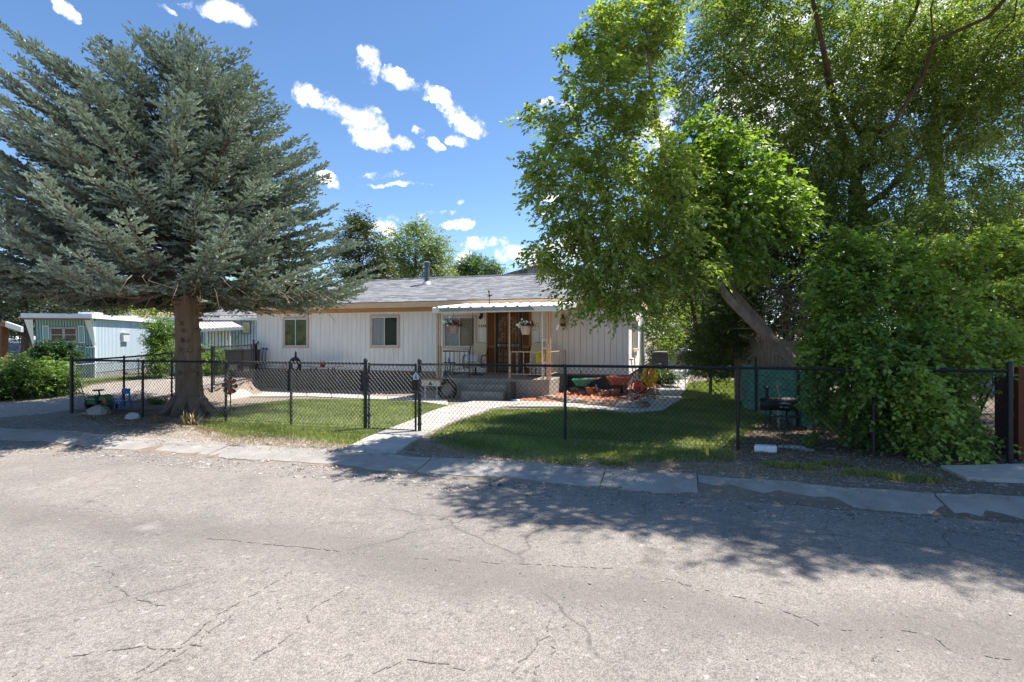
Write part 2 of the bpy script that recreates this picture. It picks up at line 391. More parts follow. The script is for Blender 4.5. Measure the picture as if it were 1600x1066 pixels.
def dirt_mat():
    m = bpy.data.materials.new('dirt'); m.use_nodes = True; nt = m.node_tree; N = nt.nodes; L = nt.links; b = N['Principled BSDF']
    b.inputs['Roughness'].default_value = .95; b.inputs['Specular IOR Level'].default_value = .1
    tc = N.new('ShaderNodeTexCoord'); O = tc.outputs['Object']
    def noise(s, d=6, r=.65):
        n = N.new('ShaderNodeTexNoise'); n.inputs['Scale'].default_value = s; n.inputs['Detail'].default_value = d; n.inputs['Roughness'].default_value = r; L.new(O, n.inputs['Vector']); return n.outputs[0]
    def mr(v, a, b_, c=0, d=1):
        n = N.new('ShaderNodeMapRange'); n.inputs[1].default_value = a; n.inputs[2].default_value = b_; n.inputs[3].default_value = c; n.inputs[4].default_value = d; L.new(v, n.inputs[0]); return n.outputs[0]
    def mix(f, c1, c2):
        n = N.new('ShaderNodeMixRGB')
        for i, v in enumerate((f, c1, c2)):
            if isinstance(v, (int, float)): n.inputs[i].default_value = v
            elif isinstance(v, tuple): n.inputs[i].default_value = (*v, 1)
            else: L.new(v, n.inputs[i])
        return n.outputs[0]
    base = mix(mr(noise(.7), .38, .62), (.30, .245, .19), (.23, .185, .145))
    base = mix(mr(noise(5, 8, .75), .45, .7, 0, .7), base, (.36, .30, .24))
    base = mix(mr(noise(22, 6, .8), .5, .72, 0, .6), base, (.11, .085, .065))
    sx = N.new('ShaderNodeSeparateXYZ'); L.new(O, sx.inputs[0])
    base = mix(mr(sx.outputs[0], -1, 3, 0, .6), base, (.13, .105, .085))      # dirt darkens towards the right
    v = N.new('ShaderNodeTexVoronoi'); v.inputs['Scale'].default_value = 30; L.new(O, v.inputs['Vector'])
    gr = N.new('ShaderNodeRGBToBW'); L.new(v.outputs['Color'], gr.inputs[0])
    base = mix(mr(gr.outputs[0], .78, .9, 0, .45), base, (.38, .34, .3))
    L.new(base, b.inputs['Base Color'])
    bp = N.new('ShaderNodeBump'); bp.inputs['Strength'].default_value = .8; bp.inputs['Distance'].default_value = .03; L.new(noise(16, 8, .8), bp.inputs['Height']); L.new(bp.outputs[0], b.inputs['Normal'])
    MATS['dirt'] = m; return m
asphalt_mat(); dirt_mat()
concrete = mat('concrete', (.40,.365,.32), .9, .2, 2.5, .35, 60, rgb2=(.53,.49,.435))
concrete_kerb = mat('concrete_kerb', (.27,.245,.22), .92, .2, 3, .6, 50, rgb2=(.40,.37,.335))
concrete_old = mat('concrete_old', (.26,.235,.20), .95, .3, 7, .9, 26, rgb2=(.42,.385,.33))
gravel = mat('gravel', (.46,.40,.345), .95, .3, 30, .9, 45, rgb2=(.34,.29,.245))
lawn_m = mat('lawn_soil', (.12,.15,.05), .95, .3, 8, .8, 60, rgb2=(.20,.22,.085))
hill_m = mat('hill', (.34,.26,.19), .95, .2, .05, rgb2=(.26,.22,.15))

# ------------------------------------------------------------------ the setting
def ground():
    X = np.concatenate([[-900,-400,-180,-90,-60], np.arange(-42, 20.01, .22), [30,50,90,180,400,900]])
    Y = np.concatenate([[-500,-100,-30], np.arange(-6, 6.2, 1.2), np.arange(6.3, 30.01, .22), [34,40,50,70,100,180,400,1200]])
    GX, GY = np.meshgrid(X, Y); Z = g(GX, GY)
    far = (np.abs(GX) > 45) | (GY > 45) | (GY < -6); Z = np.where(far, -.13, Z)-.012*(GY < 6.3)
    idx = np.arange(GX.size).reshape(GX.shape)
    F = np.stack([idx[:-1,:-1].ravel(), idx[:-1,1:].ravel(), idx[1:,1:].ravel(), idx[1:,:-1].ravel()], 1)
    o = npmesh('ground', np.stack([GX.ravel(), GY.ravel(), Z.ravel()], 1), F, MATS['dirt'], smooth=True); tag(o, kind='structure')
ground()
def road():
    X = np.concatenate([[-900,-300,-100,-60], np.arange(-40, 30.1, .5), [60,100,300,900]]); Y = np.concatenate([np.arange(-12, 6.0, .5), [6.05, 6.2, 6.36]])
    GX, GY = np.meshgrid(X, Y)
    GYj = GY+np.where(GY > 6.3, .05*np.sin(GX*3.1)+.03*np.sin(GX*7.7), 0)
    Z = -.126-.03*np.clip((GY-5.2), 0, 1)*np.clip((6.3-GY)/.4, 0, 1)*0 + .0*GX
    idx = np.arange(GX.size).reshape(GX.shape)
    F = np.stack([idx[:-1,:-1].ravel(), idx[:-1,1:].ravel(), idx[1:,1:].ravel(), idx[1:,:-1].ravel()], 1)
    o = npmesh('road', np.stack([GX.ravel(), GYj.ravel(), Z.ravel()], 1), F, MATS['asphalt'], smooth=True); tag(o, kind='structure')
road()
def road_cracks():
    rr = random.Random(12); m = mat('crack', (.185,.163,.143), .95, .25, 12)
    P = [((200,1062),(280,1010),(350,955),(415,920),(470,885)),((222,1062),(300,1012),(372,956),(440,918)),((15,1060),(115,1027),(215,1012),(262,1016),(330,1004)),((215,835),(360,845),(480,857),(625,872),(800,882),(960,890)),
         ((400,1032),(480,975),(486,955),(550,915)),((800,1052),(850,995),(866,962),(886,925)),((838,1056),(866,1010),(884,975),(902,942)),((1180,940),(1250,965),(1300,987),(1380,985),(1450,990),(1490,1020),(1600,1036)),
         ((1380,985),(1352,1062)),((140,885),(178,889),(172,915),(200,930),(260,952)),((1040,905),(1110,925),(1180,940)),((560,1066),(640,1030),(700,1040),(760,1062)),((700,790),(790,800),(900,835)),((60,790),(170,800),(260,798)),((1180,770),(1270,800),(1310,850)),((1400,790),(1480,830),(1600,850))]
    mb = MB()
    for pl in P:
        pts = [gp(*p) for p in pl]; fine = []
        for a, b in zip(pts, pts[1:]):
            n = max(2, int((b-a).length/.045))
            for i in range(n): fine.append(a.lerp(b, i/n)+Vector((rr.gauss(0,.008), rr.gauss(0,.008), 0)))
        w = [.0012+.0028*abs(sin(i*.37+len(pl)))+rr.random()*.0025 for i in range(len(fine))]
        for i in range(len(fine)-1):
            if rr.random() < .42+.3*sin(i*.11+pts[0].x): continue
            a, b = fine[i], fine[i].lerp(fine[i+1], rr.uniform(.4, 1.3))+Vector((rr.gauss(0,.005), rr.gauss(0,.005), 0)); d = (b-a).normalized(); n_ = Vector((-d.y, d.x, 0)); z = -.1225
            q = [a-n_*w[i], b-n_*w[i+1], b+n_*w[i+1], a+n_*w[i]]; mb.add([(v.x, v.y, z) for v in q], [(0,1,2,3)])
    tag(mb.build('road_cracks', m), kind='structure')
road_cracks()
def kerb():
    # rolled gutter poured in sections, worn and slightly heaved
    mb = MB(); x = -34.0; r = random.Random(5)
    while x < 4.9:
        L_ = r.choice([1.1, 1.5, 1.5, 2.4, 1.5]); x2 = x+L_-.018; dz = r.uniform(-.006, .010); n = 14; sk = r.uniform(-.008, .008)
        rows = []
        for i in range(n+1):
            xx = x+(x2-x)*i/n; e = .045*sin(xx*2.3)+.03*sin(xx*5.3)+.018*sin(xx*13.1)+.01*sin(xx*31)
            yb, yf = 6.93+.05*sin(xx*2.2)+.035*sin(xx*6.1+1)+.02*sin(xx*17)+sk, 6.43+e+sk
            t = .6 if xx > 3.8 else 1
            rows.append([(xx, yf, -.2), (xx, yf, -.112+dz), (xx, yf+.16, -.088+dz), (xx, yf+.42, -.045+dz), (xx, yb, -.022+dz), (xx, yb, -.2)])
        vs = [p for rw in rows for p in rw]; fs = []
        for i in range(n):
            for k in range(5): q = i*6+k; fs.append((q, q+1, q+7, q+6))
        fs.append(tuple(range(6))); fs.append(tuple(range(n*6, n*6+6))[::-1]); mb.add(vs, fs); x += L_
    o = mb.build('kerb', concrete_kerb); tag(o, kind='structure')
kerb()

def slab_strip(L_, R_, top=.035, thick=.1, joints=None):
    """raised concrete between two ground polylines of equal count, cut into slabs"""
    mb = MB()
    for i in range(len(L_)-1):
        a, b, c, d = Vector(L_[i]), Vector(R_[i]), Vector(R_[i+1]), Vector(L_[i+1])
        n = max(1, int(((d-a).length+(c-b).length)/2/1.2))
        for k in range(n):
            t0 = k/n; t1 = (k+1)/n-.012
            q = [a.lerp(d, t0), b.lerp(c, t0), b.lerp(c, t1), a.lerp(d, t1)]
            top_ = [Vector((p.x, p.y, gz(p.x, p.y)+top)) for p in q]; bot = [p-Vector((0,0,thick)) for p in top_]
            mb.add(bot+top_, [(0,3,2,1),(4,5,6,7),(0,1,5,4),(1,2,6,5),(2,3,7,6),(3,0,4,7)])
    return mb
def G(*pp): return [gp(*p) for p in pp]
o = slab_strip(G((519,713),(574,686),(640,660),(700,636),(742,628)), G((618,711),(654,687),(700,664),(765,641),(830,630))).build('front_walk', concrete); tag(o, kind='structure')
o = slab_strip(G((375,612.5),(410,612),(480,613),(560,618),(657,622),(700,626.5)), G((352,623),(390,621),(480,620.5),(560,624),(657,629),(700,635)), .03).build('house_walk', concrete); tag(o, kind='structure')
o = slab_strip(G((800,627.5),(880,630),(930,634),(975,638),(1005,634),(1020,626),(1034,602),(1045,586),(1054,572)), G((790,637),(880,637),(930,641),(990,646),(1035,643),(1062,627),(1073,600),(1080,586),(1083,572)), .03).build('side_path', concrete); tag(o, kind='structure')
# driveway
dw = [gp(-140,672), gp(0,629), gp(83,612), gp(110,608.5), gp(220,590), gp(262,586)] 
dpoly = [(-24,8.0),(-17.2,9.3),(-17.9,12),(-18.6,17),(-18.8,24),(-16.8,24),(-17.1,18.2),(-14.75,15.6),(-13.5,12.7),(-13.45,8.9),(-13.6,8.0),(-15,7.1),(-24,7.1)]
tag(sheet('driveway', dpoly, .004, gravel, .12, .05), kind='structure')
lawnL = [tuple(p) for p in G((306,668),(420,676),(560,690),(578,686),(640,659),(700,635.5),(650,629.5),(560,625),(455,625),(400,632),(345,645))]
lawnR = [tuple(p) for p in G((672,682),(705,664),(770,641.5),(880,638),(990,647.5),(1036,644),(1064,628),(1076,600),(1130,592),(1190,604),(1240,630),(1180,668),(1140,704),(1060,716),(960,716),(800,706),(730,698))]
tag(sheet('lawn', lawnL, .006, lawn_m, .1, .07), kind='structure'); tag(sheet('lawn', lawnR, .006, lawn_m, .1, .07), kind='structure')
bed = [tuple(p) for p in G((800,627),(880,629.5),(930,633.5),(975,637),(1003,632),(1016,622),(1026,604),(1010,592),(980,604),(870,604),(866,620))]
mulch_m = mat('mulch_base', (.30,.12,.07), .95, .3, 25, .8, 40, rgb2=(.42,.2,.13))
tag(sheet('mulch_bed', bed, .02, mulch_m, .1, .02), kind='structure')
bedL = [tuple(p) for p in G((385,600),(420,611),(480,612),(560,617),(657,621),(690,622),(690,612),(560,608),(405,599))]
tag(sheet('gravel_bed', bedL, .012, mat('bed_gravel', (.36,.26,.2), .95, .3, 25, .8, 40, rgb2=(.27,.2,.15)), .1, .02), kind='structure')
o = MB()
pc = G((1470,733),(1510,752),(1640,756),(1720,740),(1600,730)); o.prism([Vector((p.x,p.y,gz(p.x,p.y)-.03)) for p in pc], (0,0,.075)); o = o.build('concrete_pad', concrete); tag(o, kind='structure')

def hills():
    for nm, R0, A0, A1, h0, seed in (('hill', 420, -75, -28, 46, 3), ('hill', 520, -30, 60, 14, 5)):
        n = 60; V = []; F = []
        for i in range(n+1):
            a = radians(A0+(A1-A0)*i/n); e = sin(pi*i/n)**.5 if i not in (0, n) else 0
            h = h0*e*(.75+.18*sin(i*.35+seed)+.1*sin(i*.9+seed*2)+.04*sin(i*2.3))
            for (rr, hh) in ((R0-110, -2), (R0-60, h*.35+1.5*sin(i*1.3)), (R0-20, h*.8+1.2*sin(i*1.9)), (R0, h), (R0+80, -2)): V.append((rr*sin(a), rr*cos(a), hh))
        for i in range(n):
            for k in range(4): q = i*5+k; F.append((q, q+1, q+6, q+5))
        me = bpy.data.meshes.new('hill'); me.from_pydata(V, [], F); o_ = link('hill', me, hill_m, None); tag(o_, kind='structure')
        for p in me.polygons: p.use_smooth = True
hills()

# grass blades, litter, pebbles
def rand_in(poly, n, rng):
    p = np.array([q[:2] for q in poly]); lo, hi = p.min(0), p.max(0); out = np.zeros((0, 2))
    while len(out) < n:
        c = rng.uniform(lo, hi, size=(n*2, 2)); out = np.concatenate([out, c[inside(poly, c[:, 0], c[:, 1])]])
    return out[:n]
grass_m = leafmat('grass', (.14,.19,.045), (.38,.42,.15), .4)
dry_m = leafmat('dry_grass', (.30,.22,.11), (.42,.33,.18), .15)
def blades(name, poly, n, h, label, m=None, lean=.5, w=.006):
    xy = rand_in(poly, n, RNG); P = np.concatenate([xy, g(xy[:, 0], xy[:, 1])[:, None]], 1)
    D = RNG.normal(size=(n, 3))*lean; D[:, 2] = 1; Nn = RNG.normal(size=(n, 3)); Nn[:, 2] *= .2
    patch = .5+.28*np.sin(xy[:, 0]*1.9+np.sin(xy[:, 1]*2.3)*1.5)+.2*np.sin(xy[:, 1]*5.1+xy[:, 0]*3.3)
    o_ = leaves(name, P, D, Nn, h*RNG.uniform(.5, 1.3, n), w*RNG.uniform(.7, 1.4, n), m or grass_m, tint=np.clip(patch*.7+RNG.normal(.1, .22, n), 0, 1))
    return tag(o_, label, name.replace('_', ' '), kind='stuff')
blades('grass', lawnL, 42000, .05, 'sunlit mown grass of the front lawn left of the gate walk')
blades('grass', lawnR, 80000, .055, 'shaded mown grass of the front lawn right of the gate walk')
fringeL = [tuple(p) for p in G((312,664),(420,670),(560,681),(572,700),(470,688),(360,684))]
fringeR = [tuple(p) for p in G((668,690),(760,686),(960,700),(1150,706),(1150,722),(960,725),(820,722),(720,706))]
blades('grass', fringeL, 4200, .06, 'thin grass fringe outside the left run of black fence'); blades('grass', fringeR, 7500, .055, 'thin grass fringe outside the right run of black fence')
blades('dry_grass', [tuple(p) for p in G((300,668),(560,700),(520,712),(330,690))]+[], 1500, .05, 'dry yellow grass in the dirt left of the gate walk', dry_m)
blades('dry_grass', [tuple(p) for p in G((640,692),(860,722),(1180,728),(1480,735),(1600,745),(1500,762),(1180,742),(860,726),(640,712))], 2600, .05, 'dry yellow grass tufts along the right verge', dry_m)
for cx_, cy_ in ((1265,733),(1300,727),(1345,742),(1395,748),(1430,752),(1225,730),(880,724),(960,727)):
    p = gp(cx_, cy_); r_ = RNG.uniform(.1, .22)
    blades('weed_tuft', [(p.x+r_*1.6*cos(a), p.y+r_*.6*sin(a)) for a in np.arange(0, 6.2, .7)], 260, .075, 'low weed tufts in the dirt of the right verge')
nb_grass = [(-30,9.2),(-17.4,9.6),(-18.2,12.3),(-18.9,17),(-19,24),(-24,24),(-30,14)]
tag(sheet('lawn', nb_grass, .006, lawn_m, .2, .1), kind='structure')
blades('grass', [(-24,10),(-17.4,9.7),(-18.2,12.3),(-18.9,17),(-22,17)], 16000, .09, 'rough sunny grass beside the gravel driveway')
def chips(name, poly, n, s, m, label, flat=.4, dz=.0):
    xy = rand_in(poly, n, RNG); P = np.concatenate([xy, (g(xy[:, 0], xy[:, 1])+dz)[:, None]], 1)
    s = s*RNG.lognormal(0, .45, (n, 1)); T = np.array([(1,0,0),(-.5,.87,0),(-.5,-.87,0),(.1,.05,1.0)])
    th = RNG.uniform(0, 2*pi, n); c, s_ = np.cos(th), np.sin(th); V = []
    sc = RNG.uniform(.6, 1.3, (n, 3))*np.array([1, 1, flat])
    for q in T:
        v = q*sc*s; V.append(np.stack([v[:, 0]*c-v[:, 1]*s_, v[:, 0]*s_+v[:, 1]*c, v[:, 2]], 1)+P)
    V = np.stack(V, 1).reshape(-1, 3); i = np.arange(n)*4
    F = np.concatenate([np.stack([i, i+1, i+3], 1), np.stack([i+1, i+2, i+3], 1), np.stack([i+2, i, i+3], 1)])
    return tag(npmesh(name, V, F, m, tint=np.repeat(RNG.random(n), 4)), label, name.replace('_', ' '), kind='stuff')
chips('mulch', bed, 9000, .028, leafmat('mulch', (.21,.065,.033), (.62,.27,.165), 0, .9), 'red lava rock mulch in the bed below the house wall', .7, .02)
chips('gravel', bedL, 5000, .02, leafmat('bed_gravel', (.2,.14,.1), (.5,.38,.3), 0, .9), 'brown gravel between the skirting and the narrow walk', .7, .012)
chips('gravel', dpoly, 14000, .018, leafmat('drive_gravel', (.3,.25,.21), (.6,.54,.47), 0, .9), 'pale gravel scattered on the driveway')
verge = [tuple(p) for p in G((0,648),(200,654),(560,700),(640,700),(860,722),(1180,712),(1600,716),(1700,760),(1480,765),(1180,742),(860,724),(620,712),(500,710),(200,682),(0,664))]
chips('pebbles', verge, 9000, .011, leafmat('pebbles', (.12,.1,.08), (.5,.45,.4), 0, .9), 'small stones and crumbs in the dirt verge behind the kerb')
chips('road_grit', [(-9,2.2),(-3,1.6),(5,1.6),(7,6.3),(-12,6.3)], 6000, .0038, leafmat('road_grit', (.08,.07,.06), (.5,.46,.41), 0, .9), 'loose stone chips on the grey street', .6, .012)
chips('road_grit', [(-15,6.72),(5,6.76),(5,7.15),(-15,7.15)], 7000, .008, leafmat('verge_sand', (.25,.2,.15), (.5,.43,.35), 0, .9), 'sand and crumbs washed over the worn concrete kerb', .5, .035)
chips('road_grit', [(-14,5.7),(7,5.8),(7,6.4),(-14,6.4)], 5000, .010, leafmat('road_grit', (.08,.07,.06), (.62,.57,.5), 0, .9), 'coarse grit gathered along the foot of the kerb', .6, .01)
def litter(poly, n, label, s=.04, m=None):
    xy = rand_in(poly, n, RNG); P = np.concatenate([xy, (g(xy[:, 0], xy[:, 1])+.012)[:, None]], 1)
    D = RNG.normal(size=(n, 3)); D[:, 2] *= .25; Nn = RNG.normal(size=(n, 3))*.5; Nn[:, 2] += 1
    tag(leaves('leaf_litter', P, D, Nn, s*RNG.uniform(.5, 1.4, n), s*.5, m or leafmat('litter', (.13,.085,.05), (.42,.3,.19), .1), fold=.25), label, 'leaf litter', kind='stuff')
litter([tuple(p) for p in G((1130,700),(1180,664),(1260,640),(1500,655),(1620,700),(1620,730),(1400,735),(1180,725),(1020,722))], 12000, 'dry brown leaves under the bushes at the right')
litter([tuple(p) for p in G((140,640),(300,640),(360,664),(330,676),(180,668),(120,652))], 4000, 'dry twigs and needles round the spruce trunk', .035)
# ------------------------------------------------------------------ paints
white_sid = mat('siding', (.86,.83,.79), .7, .09, 1.6, .15, 60, stretch=(2.5,2.5,.35))
groove = mat('siding_backing', (.30,.30,.31), .9, .1)
tan = mat('tan_trim', (.76,.53,.33), .7, .1, 3)
tan2 = mat('tan_frieze', (.55,.32,.15), .75, .15, 3, stretch=(.3,4,4))
skirt_m = mat('skirting', (.085,.078,.07), .85, .15, 2)
pinkw = mat('pink_frame', (.60,.45,.36), .7, .08)
alum = mat('aluminium', (.62,.62,.60), .4, .08, 8, metal=.6)
black = mat('black_metal', (.012,.012,.014), .45, .1, 10, spec=.5)
blackp = mat('black_vinyl', (.016,.017,.021), .45, .1, 10, spec=.4)
darkwood = mat('dark_wood', (.17,.065,.018), .6, .35, 5, stretch=(8,8,.6), rgb2=(.10,.04,.012))
orangewood = mat('orange_wood', (.42,.19,.065), .55, .3, 5, stretch=(9,9,.5), rgb2=(.30,.12,.035))
white = mat('white_paint', (.78,.78,.76), .6, .06, 5)
beige_iron = mat('beige_iron', (.60,.42,.30), .6, .12, 8)
cushion = mat('beige_cushion', (.58,.50,.38), .95, .1, 20, .2)
curtain = mat('curtain', (.55,.57,.60), .9, .2, 3, stretch=(14,14,.3), rgb2=(.34,.36,.39))
blind = mat('blind', (.45,.38,.28), .9, .2, 3, stretch=(.5,.5,16), rgb2=(.30,.24,.17))
galv = mat('galvanised', (.42,.44,.45), .45, .15, 12, metal=.5)
def glass_mat(name='window_glass', tint_=(.03,.036,.03), r=.04):
    m = bpy.data.materials.new(name); m.use_nodes = True; nt = m.node_tree; N = nt.nodes; L = nt.links; b = N['Principled BSDF']
    b.inputs['Base Color'].default_value = (*tint_, 1); b.inputs['Roughness'].default_value = r; b.inputs['Specular IOR Level'].default_value = .5
    tr = N.new('ShaderNodeBsdfTransparent'); tr.inputs[0].default_value = (.92,.95,.94,1); ms = N.new('ShaderNodeMixShader'); ms.inputs[0].default_value = .80
    L.new(tr.outputs[0], ms.inputs[2]); L.new(b.outputs[0], ms.inputs[1]); L.new(ms.outputs[0], N['Material Output'].inputs['Surface'])
    MATS[name] = m; return m
glass = glass_mat()
def shingle_mat():
    m = bpy.data.materials.new('shingles'); m.use_nodes = True; nt = m.node_tree; N = nt.nodes; L = nt.links; b = N['Principled BSDF']
    b.inputs['Roughness'].default_value = .95; b.inputs['Specular IOR Level'].default_value = .15
    tc = N.new('ShaderNodeTexCoord'); mp = N.new('ShaderNodeMapping'); mp.inputs['Scale'].default_value = (1, 1, 1); L.new(tc.outputs['Object'], mp.inputs[0])
    br = N.new('ShaderNodeTexBrick'); br.inputs['Scale'].default_value = 1; br.inputs['Brick Width'].default_value = .28; br.inputs['Row Height'].default_value = .14; br.inputs['Mortar Size'].default_value = .006
    br.inputs['Color1'].default_value = (.085,.085,.092,1); br.inputs['Color2'].default_value = (.36,.36,.375,1); br.inputs['Mortar'].default_value = (.07,.07,.075,1); br.inputs['Bias'].default_value = -.1; br.offset = .37; br.squash = 1.4
    L.new(mp.outputs[0], br.inputs['Vector'])
    nz = N.new('ShaderNodeTexNoise'); nz.inputs['Scale'].default_value = 3.5; nz.inputs['Detail'].default_value = 8; nz.inputs['Roughness'].default_value = .8
    mp2 = N.new('ShaderNodeMapping'); mp2.inputs['Scale'].default_value = (1, 4, 4); L.new(tc.outputs['Object'], mp2.inputs[0]); L.new(mp2.outputs[0], nz.inputs['Vector'])
    mx = N.new('ShaderNodeMixRGB'); mx.inputs[0].default_value = .4; mx.inputs[2].default_value = (.3,.3,.33,1)
    cr = N.new('ShaderNodeValToRGB'); cr.color_ramp.elements[0].position = .35; cr.color_ramp.elements[0].color = (.10,.10,.11,1); cr.color_ramp.elements[1].position = .68; cr.color_ramp.elements[1].color = (.33,.325,.33,1)
    L.new(nz.outputs[0], cr.inputs[0]); L.new(br.outputs['Color'], mx.inputs[1]); L.new(cr.outputs[0], mx.inputs[2]); L.new(mx.outputs[0], b.inputs['Base Color'])
    bp = N.new('ShaderNodeBump'); bp.inputs['Strength'].default_value = .5; bp.inputs['Distance'].default_value = .02; L.new(br.outputs['Fac'], bp.inputs['Height']); bp.invert = True; L.new(bp.outputs[0], b.inputs['Normal'])
    MATS['shingles'] = m; return m
shingles = shingle_mat()

HX0, HX1, HY0, HY1 = -16.4, -1.65, 18.05, 26.4
FZ0, FZ1 = .50, 2.68            # siding foot and frieze foot
EAVE = 2.98; SL = .30
def planks(mb, a, b, z0, z1, n_out, step=.215, gap=.014, th=.02, holes=()):
    """vertical boards from a to b (2d), proud along n_out; holes: (s0,s1,z0,z1)"""
    a = Vector(a); b = Vector(b); L_ = (b-a).length; d = (b-a)/L_; n_ = Vector(n_out); s = 0
    while s < L_-.01:
        e = min(s+step-gap, L_); spans = [(z0, z1)]
        segs = [(s, e, z0, z1)]
        for (h0, h1, q0, q1) in holes:
            if s < h1 and e > h0:
                segs = [(max(s, h0), min(e, h1), z0, q0), (max(s, h0), min(e, h1), q1, z1)]
                if s < h0: segs.append((s, h0, z0, z1))
                if e > h1: segs.append((h1, e, z0, z1))
        for (sa, sb, u0, u1) in segs:
            if u1-u0 < .02 or sb-sa < .004: continue
            p = a+d*sa; q = a+d*sb; vs = []
            for (pp, zz) in ((p,u0),(q,u0),(q,u1),(p,u1)): vs.append((pp.x, pp.y, zz))
            mb.prism(vs, (n_.x*th, n_.y*th, 0))
        s += step
def window(parent, x0, x1, z0, z1, Y, frame_m=None, fr=.07, split=True, back=None, y_out=.04, halves=None):
    frame_m = frame_m or pinkw
    f = MB(); yo = Y-y_out-.02
    f.box(x0, x1, yo, Y-.001, z1-fr, z1).box(x0, x1, yo-.012, Y-.001, z0, z0+fr).box(x0, x0+fr, yo, Y-.001, z0+fr, z1-fr).box(x1-fr, x1, yo, Y-.001, z0+fr, z1-fr)
    w = f.build('window', frame_m, parent)
    s = MB(); a0, a1, b0, b1 = x0+fr, x1-fr, z0+fr, z1-fr; t = .03; xm = (a0+a1)/2
    for (u0, u1) in ((a0, xm+.015), (xm-.015, a1)) if split else ((a0, a1),):
        yy = yo+.012 if u0 == a0 else yo+.022
        s.box(u0, u1, yy, yy+.02, b1-t, b1).box(u0, u1, yy, yy+.02, b0, b0+t).box(u0, u0+t, yy, yy+.02, b0+t, b1-t).box(u1-t, u1, yy, yy+.02, b0+t, b1-t)
    s.build('sash', alum, w)
    MB().add([(a0,yo+.035,b0),(a1,yo+.035,b0),(a1,yo+.035,b1),(a0,yo+.035,b1)], [(0,1,2,3)]).build('pane', glass, w)
    bl = MB(); segs = halves or ((a0, xm, curtain), (xm, a1, MATS.get('dark_room') or mat('dark_room', (.02,.025,.02), .9)))
    for (u0, u1, mm) in segs:
        c = MB(); n = 12
        if mm is curtain:
            pts = [(u0+(u1-u0)*i/n, yo+.048+.006*(i % 2)) for i in range(n+1)]
            for i in range(n): c.add([(pts[i][0], pts[i][1], b0), (pts[i+1][0], pts[i+1][1], b0), (pts[i+1][0], pts[i+1][1], b1), (pts[i][0], pts[i][1], b1)], [(0,1,2,3)])
            c.build('curtain', mm, w)
        else:
            c.box(u0, u1, yo+.046, yo+.05, b0, b1).build('curtain' if mm is not MATS['dark_room'] else 'interior', mm, w)  # in the left window this panel carries the painted reflection, no cloth
    return w
mat('dark_room', (.02,.026,.02), .9)

